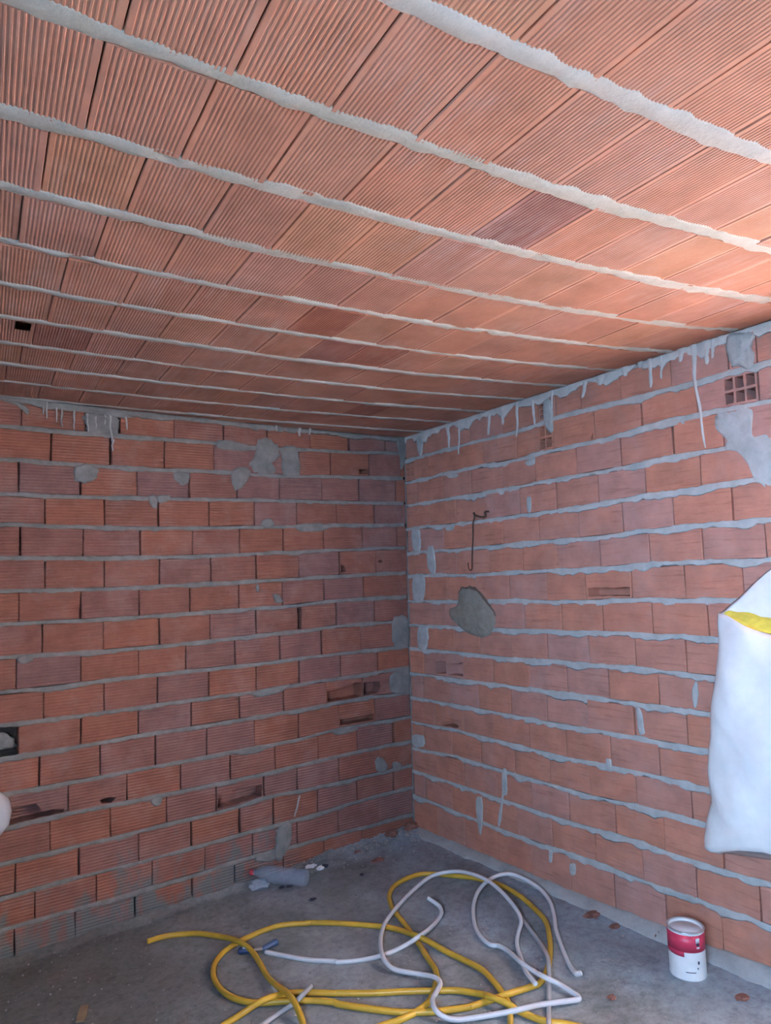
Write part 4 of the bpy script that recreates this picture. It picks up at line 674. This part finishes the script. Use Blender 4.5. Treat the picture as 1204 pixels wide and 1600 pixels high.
# ------------------------------------------------------------------ paint can
def lathe(prof, n=40, c=(0, 0, 0), a0=0.0, a1=2*math.pi):
    full = abs(a1-a0-2*math.pi) < 1e-6; V = []; Fc = []; m = n if full else n+1
    for r, z in prof:
        for k in range(m):
            a = a0+(a1-a0)*k/n; V.append((c[0]+r*math.cos(a), c[1]+r*math.sin(a), c[2]+z))
    for i in range(len(prof)-1):
        for k in range(n):
            j = (k+1) % m if full else k+1
            Fc.append((i*m+k, i*m+j, (i+1)*m+j, (i+1)*m+k))
    return V, Fc
cx, cy = CAN[0], CAN[1]; cz = floor_z(cx, cy)+0.002
CR, CH = 0.066, 0.170
can = thing('paint_can', (cx, cy, cz), 'small red and white paint can standing by the right wall', 'can')
def can_part(name, prof, m, a0=0.0, a1=2*math.pi, n=40):
    V, Fc = lathe(prof, n, (0, 0, 0), a0, a1); return link(name, V, Fc, m, can, True)
can_part('body', [(0.0, 0.0), (CR, 0.0), (CR+0.0015, 0.003), (CR, 0.006), (CR, CH-0.006), (CR+0.002, CH-0.002), (CR, CH), (CR-0.006, CH), (CR-0.007, CH-0.010)], M_CANWHITE)
can_part('lid', [(0.0, CH-0.006), (CR-0.018, CH-0.006), (CR-0.016, CH-0.011), (CR-0.0065, CH-0.011)], M_CANLID)
can_part('rim', [(CR-0.0065, CH-0.002), (CR-0.004, CH+0.002), (CR, CH+0.003), (CR+0.003, CH), (CR+0.0005, CH-0.004)], M_CANRIM)
view_a = math.atan2(CAM[1]-cy, CAM[0]-cx)
can_part('red_band', [(CR+0.0006, CH*0.60), (CR+0.0012, CH*0.60), (CR+0.0012, CH-0.008), (CR+0.0006, CH-0.008)], M_CANRED, view_a-2.4, view_a+1.5, 36)
can_part('red_tab', [(CR+0.0006, CH*0.50), (CR+0.0012, CH*0.50), (CR+0.0012, CH*0.605), (CR+0.0006, CH*0.605)], M_CANRED, view_a-2.4, view_a-0.15, 24)
# small emblem and lines of print (seen from the viewer's side the angle grows to the right)
def print_mark(a0, a1, z0, z1, m, nm): can_part(nm, [(CR+0.0013, CH*z0), (CR+0.0018, CH*z0), (CR+0.0018, CH*z1), (CR+0.0013, CH*z1)], m, view_a+a0, view_a+a1, 6)
print_mark(0.50, 0.74, 0.80, 0.90, M_CANWHITE, 'emblem_white'); print_mark(0.52, 0.72, 0.74, 0.79, M_INK, 'emblem_mark'); print_mark(0.54, 0.72, 0.68, 0.715, M_CANWHITE, 'emblem_line')
print_mark(-0.12, 0.42, 0.185, 0.20, M_INK, 'print_line'); print_mark(0.55, 0.66, 0.36, 0.42, M_INK, 'print_spot'); print_mark(0.50, 0.58, 0.26, 0.29, M_INK, 'print_spot')

# ------------------------------------------------------------------ sacks
def sack(name, F, left, width, hb, mouth_back, mouth_front, depth, label, with_fill=True, sd=0.0, shift=0.35, bottom=lambda s: 0.0):
    """left: list of (h, s) of the near edge; F maps wall coordinates"""
    left = sorted(left)
    root = thing(name, F(left[0][1]+width/2, hb, 0.03), label, 'sack')
    inv = Vector(root.location)
    NR, NA = 40, 48; V = []; Fc = []
    def rim(a, s):       # rim height by angle: back edge high, front edge low
        f = 0.5+0.5*math.sin(a)           # 1 = front
        return mouth_back(s)*(1-f)+mouth_front(s)*f
    def sec(t, a):
        s_guess = interp_pts(left, hb+(1.4-hb)*t)+width*(0.5-0.5*math.cos(a))
        hbs = hb+bottom(s_guess); h = hbs+(rim(a, s_guess)-hbs)*t
        sl = interp_pts(left, h); dp = depth*(0.25+0.75*math.sin(math.pi*min(1, 0.12+0.80*t))**0.7)
        ca, sa = math.cos(a), math.sin(a)
        s = sl + shift*dp*0.5 + width*(0.5-0.5*math.copysign(abs(ca)**0.75, ca))
        d = 0.006+dp*(0.5+0.5*math.copysign(abs(sa)**0.7, sa))
        w = 0.016*nz(s*6+sd, h*5, d*6)+0.007*nz(s*17+sd, h*11, d*9)+0.018*abs(nz((s+h*0.8)*8+sd, h*1.5, 1.0))+0.012*nz((s-h*0.6)*7+sd, 5.1, 2.0)
        d = max(0.005, d+w*(0.2+0.8*max(0, sa))); s += 0.012*nz(h*9+sd, a*1.3)*(1-abs(sa))
        return s, h, d
    for k in range(NR+1):
        for i in range(NA):
            a = 2*math.pi*i/NA
            s, h, d = sec(k/NR, a)
            if k == 0: d = 0.006+(d-0.006)*0.4; h += 0.012*nz(s*14+sd, 2.0)
            V.append(tuple(Vector(F(s, h, d))-inv))
    for k in range(NR):
        for i in range(NA): j = (i+1) % NA; Fc.append((k*NA+i, k*NA+j, (k+1)*NA+j, (k+1)*NA+i))
    Fc.append(tuple(reversed(range(NA))))
    # inside lip
    b = len(V)
    for t, kk in ((0.995, 0.93), (0.93, 0.90)):
        cs = [sec(1.0, 2*math.pi*i/NA) for i in range(NA)]; ms = sum(c[0] for c in cs)/NA; md = sum(c[2] for c in cs)/NA
        for i in range(NA):
            s, h, d = cs[i]; V.append(tuple(Vector(F(ms+(s-ms)*kk, hb+(h-hb)*t, md+(d-md)*kk))-inv))
    top = NR*NA
    for i in range(NA):
        j = (i+1) % NA; Fc.append((top+i, top+j, b+j, b+i)); Fc.append((b+i, b+j, b+NA+j, b+NA+i))
    link('bag', V, Fc, M_SACK, root, True)
    if with_fill:
        V = []; Fc = []
        cs = [sec(1.0, 2*math.pi*i/NA) for i in range(NA)]; ms = sum(c[0] for c in cs)/NA; md = sum(c[2] for c in cs)/NA
        for kk in (0.90, 0.7, 0.4, 0.15):
            for i in range(NA):
                s, h, d = cs[i]; ss = ms+(s-ms)*kk; f = min(1., max(0., (d-0.006)/depth))
                hh = mouth_front(ss)-0.035+0.075*(1-f)*1.0+0.010*nz(ss*30, d*30)
                V.append(tuple(Vector(F(ss, hh, md+(d-md)*kk))-inv))
        for k in range(3):
            for i in range(NA): j = (i+1) % NA; Fc.append((k*NA+i, k*NA+j, (k+1)*NA+j, (k+1)*NA+i))
        Fc.append(tuple(3*NA+i for i in range(NA)))
        tag(link('filling', V, Fc, M_YFILL, root, True), 'yellow filling showing in the open mouth')
    return root
sk_left = [(p[1], p[0]) for p in SACK[:11]]
sk = sack('woven_sack', RIGHT, sk_left, 0.50, SACK[10][1]+0.01, lambda s: 1.405+0.72*max(0, min(0.25, s-2.12))-0.5*max(0, s-2.42), lambda s: 1.375-0.28*max(0, min(0.22, s-2.15))+0.2*max(0, s-2.45), 0.17, 'big white woven sack with yellow filling, hung on the right wall', bottom=lambda s: 0.33*max(0, min(0.2, s-2.06))-0.33*max(0, s-2.34))
nail_p = RIGHT(2.40, 1.565, 0.0); inv = Vector(sk.location)
mb = MB(); mb.rings([[tuple(Vector((nail_p[0]+dx, nail_p[1]+0.004*math.cos(a), nail_p[2]+0.004*math.sin(a)))-inv) for a in (k*math.pi/4 for k in range(8))] for dx in (0.03, -0.035)])
mb.rings([[tuple(Vector((nail_p[0]+dx, nail_p[1]+0.009*math.cos(a), nail_p[2]+0.009*math.sin(a)))-inv) for a in (k*math.pi/4 for k in range(8))] for dx in (-0.035, -0.038)])
mb.build('nail', M_STEEL, sk)
lb = [(p[1], p[0]) for p in LEFTBAG]
bag_left = [(0.25, 2.40), (0.40, 2.37), (0.50, 2.315), (0.55, 2.268), (0.60, 2.258), (0.65, 2.268), (0.70, 2.31), (0.85, 2.40), (1.0, 2.45)]
sack('woven_sack', BACK, bag_left, 0.42, 0.25, lambda s: 0.98, lambda s: 0.93, 0.13, 'white sack bulging in at the left edge against the dim back wall', False, 7.7, -0.25)

# ------------------------------------------------------------------ bottle lying by the back wall
p0, p1 = Vector(BOTTLE[0]), Vector(BOTTLE[1])
ax = Vector((p1.x-p0.x, p1.y-p0.y, 0)).normalized(); side = Vector((-ax.y, ax.x, 0)); BR = 0.042; BLEN = 0.325
org = Vector((p0.x, p0.y, 0))+ax*0.012; org.z = floor_z(org.x, org.y)+BR+0.026
slope = Vector((ax.x, ax.y, (floor_z(p1.x, p1.y)-floor_z(p0.x, p0.y))/BLEN-0.055)).normalized(); upv = slope.cross(side)*-1
bot = thing('plastic_bottle', org-Vector((0, 0, BR)), 'clear plastic bottle with red cap lying at the foot of the back wall', 'bottle')
def along(prof, name, m, parent, n=24, cap0=True, cap1=True):
    rings = [[tuple(org+slope*x+(side*math.cos(a)+upv*math.sin(a))*r-bot.location) for a in (2*math.pi*k/n for k in range(n))] for x, r in prof]
    mb = MB(); mb.rings(rings, True, cap0, cap1); return mb.build(name, m, parent, True)
along([(0.018, 0.012), (0.03, 0.013), (0.045, 0.018), (0.065, 0.030), (0.085, 0.039), (0.11, BR), (0.155, BR), (0.160, BR-0.002), (0.165, BR), (0.21, BR), (0.215, BR-0.002), (0.22, BR), (0.265, BR), (0.27, BR-0.002), (0.275, BR), (0.31, BR), (0.322, BR-0.006), (BLEN, 0.025), (BLEN-0.010, 0.012)], 'shell', M_PET, bot)
along([(0.0, 0.0145), (0.002, 0.0155), (0.016, 0.0155), (0.017, 0.013)], 'cap', M_REDCAP, bot)

def crumple(name, loc, size, material, label, cat, group=None, seed=0.0, n=14, m=9, rough=0.45, parent=None):
    V = []; Fc = []
    for j in range(m+1):
        th = math.pi*j/m
        for i in range(n):
            ph = 2*math.pi*i/n; q = Vector((math.sin(th)*math.cos(ph), math.sin(th)*math.sin(ph), math.cos(th)))
            k = 1+rough*nz(q.x*1.9+seed, q.y*1.9, q.z*1.9)+rough*0.6*nz(q.x*4.5, q.y*4.5+seed, q.z*4.5)
            V.append((q.x*size[0]*k, q.y*size[1]*k, max(-size[2]*0.85, q.z*size[2]*k)))
    for j in range(m):
        for i in range(n): Fc.append((j*n+i, j*n+(i+1) % n, (j+1)*n+(i+1) % n, (j+1)*n+i))
    o = link(name, V, Fc, material, parent, False); o.location = loc
    if label: tag(o, label, cat, group)
    return o
def on_floor(p, h): return (p[0], p[1], floor_z(p[0], p[1])+h)
crumple('plastic_film', on_floor((p0.x-0.005+0.03, p0.y-0.085), 0.022), (0.05, 0.03, 0.024), M_FILM, 'crumpled scrap of clear plastic film beside the bottle neck', 'plastic scrap', None, 2.0)
f0 = FOIL[0]
o = crumple('paper_scrap', on_floor((f0[0]+0.02, f0[1]-0.02), 0.014), (0.035, 0.012, 0.010), M_PAPER, 'narrow white paper scrap just past the bottle\'s base', 'paper scrap', None, 5.0)
crumple('foil_scrap', on_floor((f0[0]+0.05, f0[1]-0.075), 0.012), (0.022, 0.016, 0.012), M_PAPER, 'small folded white scrap in front of the paper strip', 'paper scrap', None, 8.0)
crumple('dark_scrap', on_floor((f0[0]+0.085, f0[1]-0.06), 0.008), (0.026, 0.018, 0.010), M_DARK, 'black scrap lying right of the folded white scrap', 'scrap', None, 9.0)
dl = ['flat dark chip on the floor in front of the bottle', 'tiny dark chip just left of the flat dark chip below the bottle', 'small dark purple scrap on bare floor below the bottle']
for k in range(3): crumple('dark_chip', on_floor(DARKBITS[k], 0.005), (0.020-0.004*(k == 1), 0.009, 0.006), M_DARK, dl[k], 'scrap', None, 11.0+k)
crumple('dark_chip', on_floor(DARKBITS[5], 0.005), (0.012, 0.009, 0.006), M_DARK, 'lone dark chip on the floor between bottle and yellow loop', 'scrap', None, 17.0)

# blue tool
t0, t1, t2 = (Vector(on_floor(p, 0.012)) for p in TOOL)
tool = thing('hand_tool', t0-Vector((0, 0, 0.012)), 'small dark blue tool with grey shaft lying by the white conduit end', 'tool')
def capsule(a, b, r0, r1, name, m, parent, flat=0.75, n=12):
    ax_ = (b-a).normalized(); sd_ = Vector((-ax_.y, ax_.x, 0)).normalized(); up_ = ax_.cross(sd_)
    L = (b-a).length; prof = [(0, 0.35), (0.04, 0.8), (0.12, 1), (0.5, 0.92), (0.88, 1), (0.96, 0.8), (1, 0.35)]
    mb = MB(); mb.rings([[tuple(a+ax_*L*x+(sd_*math.cos(q)+up_*math.sin(q)*flat)*(r0+(r1-r0)*x)*k-Vector(tool.location)) for q in (2*math.pi*i/n for i in range(n))] for x, k in prof])
    return mb.build(name, m, parent, True)
d_ = (t1-t0)
hd = capsule(t0, t0+d_*0.62, 0.019, 0.014, 'handle', M_BLUE, tool)
capsule(t0+d_*0.16+Vector((0, 0, 0.008)), t0+d_*0.48+Vector((0, 0, 0.007)), 0.010, 0.009, 'silver_label', M_SILVER, hd)
capsule(t0+d_*0.58, t1+Vector((0.0, 0.01, 0)), 0.008, 0.010, 'shaft', M_SHAFT, tool)
capsule(t1+Vector((-0.004, 0.008, 0)), t2+Vector((0.01, 0.015, 0)), 0.012, 0.020, 'grip', M_BLUE2, tool)

# ------------------------------------------------------------------ wire hook on the right wall
def wall_tube(pts, dist, r): return [Vector(RIGHT(s, h, d)) for (s, h), d in zip(pts, dist)]
hook = thing('wire_hook', RIGHT(WIREBAR[1][0], WIREBAR[1][1], 0.0), 'rusty bent wire hanging from a bar stub above the mortar lump', 'wire')
def raw_tube(P, r, name, m, parent, n=7):
    P = catmull(P, 5); rings = []; nrm = None
    for i, p in enumerate(P):
        t = (P[min(i+1, len(P)-1)]-P[max(i-1, 0)]).normalized()
        nrm = (Vector((-1, 0, 0.01)) if nrm is None else nrm); nrm = (nrm-t*nrm.dot(t))
        nrm = nrm.normalized() if nrm.length > 1e-5 else Vector((0, 1, 0)); bn = t.cross(nrm)
        rings.append([tuple(p+(nrm*math.cos(a)+bn*math.sin(a))*r-Vector(parent.location)) for a in (2*math.pi*k/n for k in range(n))])
    mb = MB(); mb.rings(rings); return mb.build(name, m, parent, True)
wp = WIRE
raw_tube(wall_tube(wp, [0.028, 0.03, 0.022]+[0.016]*(len(wp)-3), 0), 0.0035, 'wire', M_STEEL, hook)
wb = WIREBAR
raw_tube([Vector(RIGHT(wb[0][0], wb[0][1]+0.008, 0.032)), Vector(RIGHT(wb[0][0], wb[0][1]-0.004, 0.026)), Vector(RIGHT(wb[2][0], wb[2][1], 0.022)), Vector(RIGHT(wb[3][0], wb[3][1], 0.022)), Vector(RIGHT(wb[4][0], wb[4][1]+0.004, 0.024)), Vector(RIGHT(wb[4][0]+0.012, wb[4][1], -0.02))], 0.0055, 'bar', M_STEEL, hook)

# ------------------------------------------------------------------ rubble
labs = ['flat red brick fragment stuck at the foot of the right wall', 'smaller red brick fragment right of the flat one by the wall foot', 'reddish fragment on the floor in front of the paint can', 'faint red fragment on the floor left of the paint can', 'red brick shard lying before the rubble bank', 'brick chunk on the rubble near the room corner', 'brick lump tucked deepest into the room corner', 'brown shard at the left end of the rubble bank', 'red crumb on the cement fillet left of the paint can']
sizes = [(0.045, 0.028, 0.012), (0.030, 0.020, 0.008), (0.030, 0.020, 0.005), (0.018, 0.015, 0.005), (0.045, 0.022, 0.012), (0.04, 0.03, 0.022), (0.05, 0.03, 0.03), (0.04, 0.025, 0.015), (0.025, 0.018, 0.014)]
for k, p in enumerate(FRAG):
    lift = 0.004 + (0.03 if k in (5, 6) else 0.0)
    x, y = min(p[0], -0.03), min(p[1], -0.03)
    crumple('brick_fragment', (x, y, floor_z(x, y)+lift), sizes[k], M_FRAG, labs[k], 'fragment', 'brick fragments on the floor', 20.0+k*1.7, 10, 6, 0.5)
b0, b1 = BROWN
mb = MB(); a = Vector(on_floor(b0, 0.006)); b = Vector(on_floor(b1, 0.006)); dd_ = (b-a).normalized(); sd_ = Vector((-dd_.y, dd_.x, 0))
rings = []
for k in range(8):
    t = k/7; w = 0.018*(1-0.3*abs(t-0.5))+0.004*nz(t*7, 1.1); p = a+(b-a)*t
    rings.append([tuple(p+sd_*w), tuple(p+sd_*w*0.9+Vector((0, 0, 0.006))), tuple(p-sd_*w*0.9+Vector((0, 0, 0.006+0.003*nz(t*9)))), tuple(p-sd_*w)])
mb.rings(rings); tag(mb.build('wood_sliver', M_WOOD), 'brown wood sliver on the floor at the bottom left', 'wood scrap')
# crumbs nobody could count
V = []; Fc = []
def crumb(x, y, r, lift=0.0):
    b = len(V); z = floor_z(x, y)+r*0.4+lift
    a = rnd.uniform(0, 6.28); k = rnd.uniform(0.5, 1.0)
    for q in ((1, 0, 0), (0, 1, 0), (-1, 0, 0), (0, -1, 0)):
        X, Y = q[0]*r, q[1]*r*k; V.append((x+X*math.cos(a)-Y*math.sin(a), y+X*math.sin(a)+Y*math.cos(a), z+rnd.uniform(-0.2, 0.2)*r))
    V.append((x, y, z+r*0.7)); V.append((x, y, z-r*0.8))
    for i in range(4): Fc.append((b+i, b+(i+1) % 4, b+4)); Fc.append((b+(i+1) % 4, b+i, b+5))
for k in range(900):
    x = rnd.uniform(-2.6, -0.08); y = -abs(rnd.gauss(0, 1.0)) if rnd.random() < 0.6 else rnd.uniform(-2.6, -0.03)
    if y < -2.8 or y > -0.02: continue
    crumb(x, y, rnd.choice((0.002, 0.003, 0.003, 0.004, 0.006)), 0.003)
for k in range(420):
    x = -abs(rnd.gauss(0, 0.45)); y = -abs(rnd.gauss(0.02, 0.06))
    if x < -1.0: continue
    crumb(min(x, -0.01), min(y, -0.012), rnd.choice((0.003, 0.004, 0.006, 0.008)), 0.03*max(0, 1+y/0.16))
tag(link('crumbs', V, Fc, M_CRUMB), 'pale mortar crumbs and grit scattered over the concrete floor', 'grit', kind='stuff')
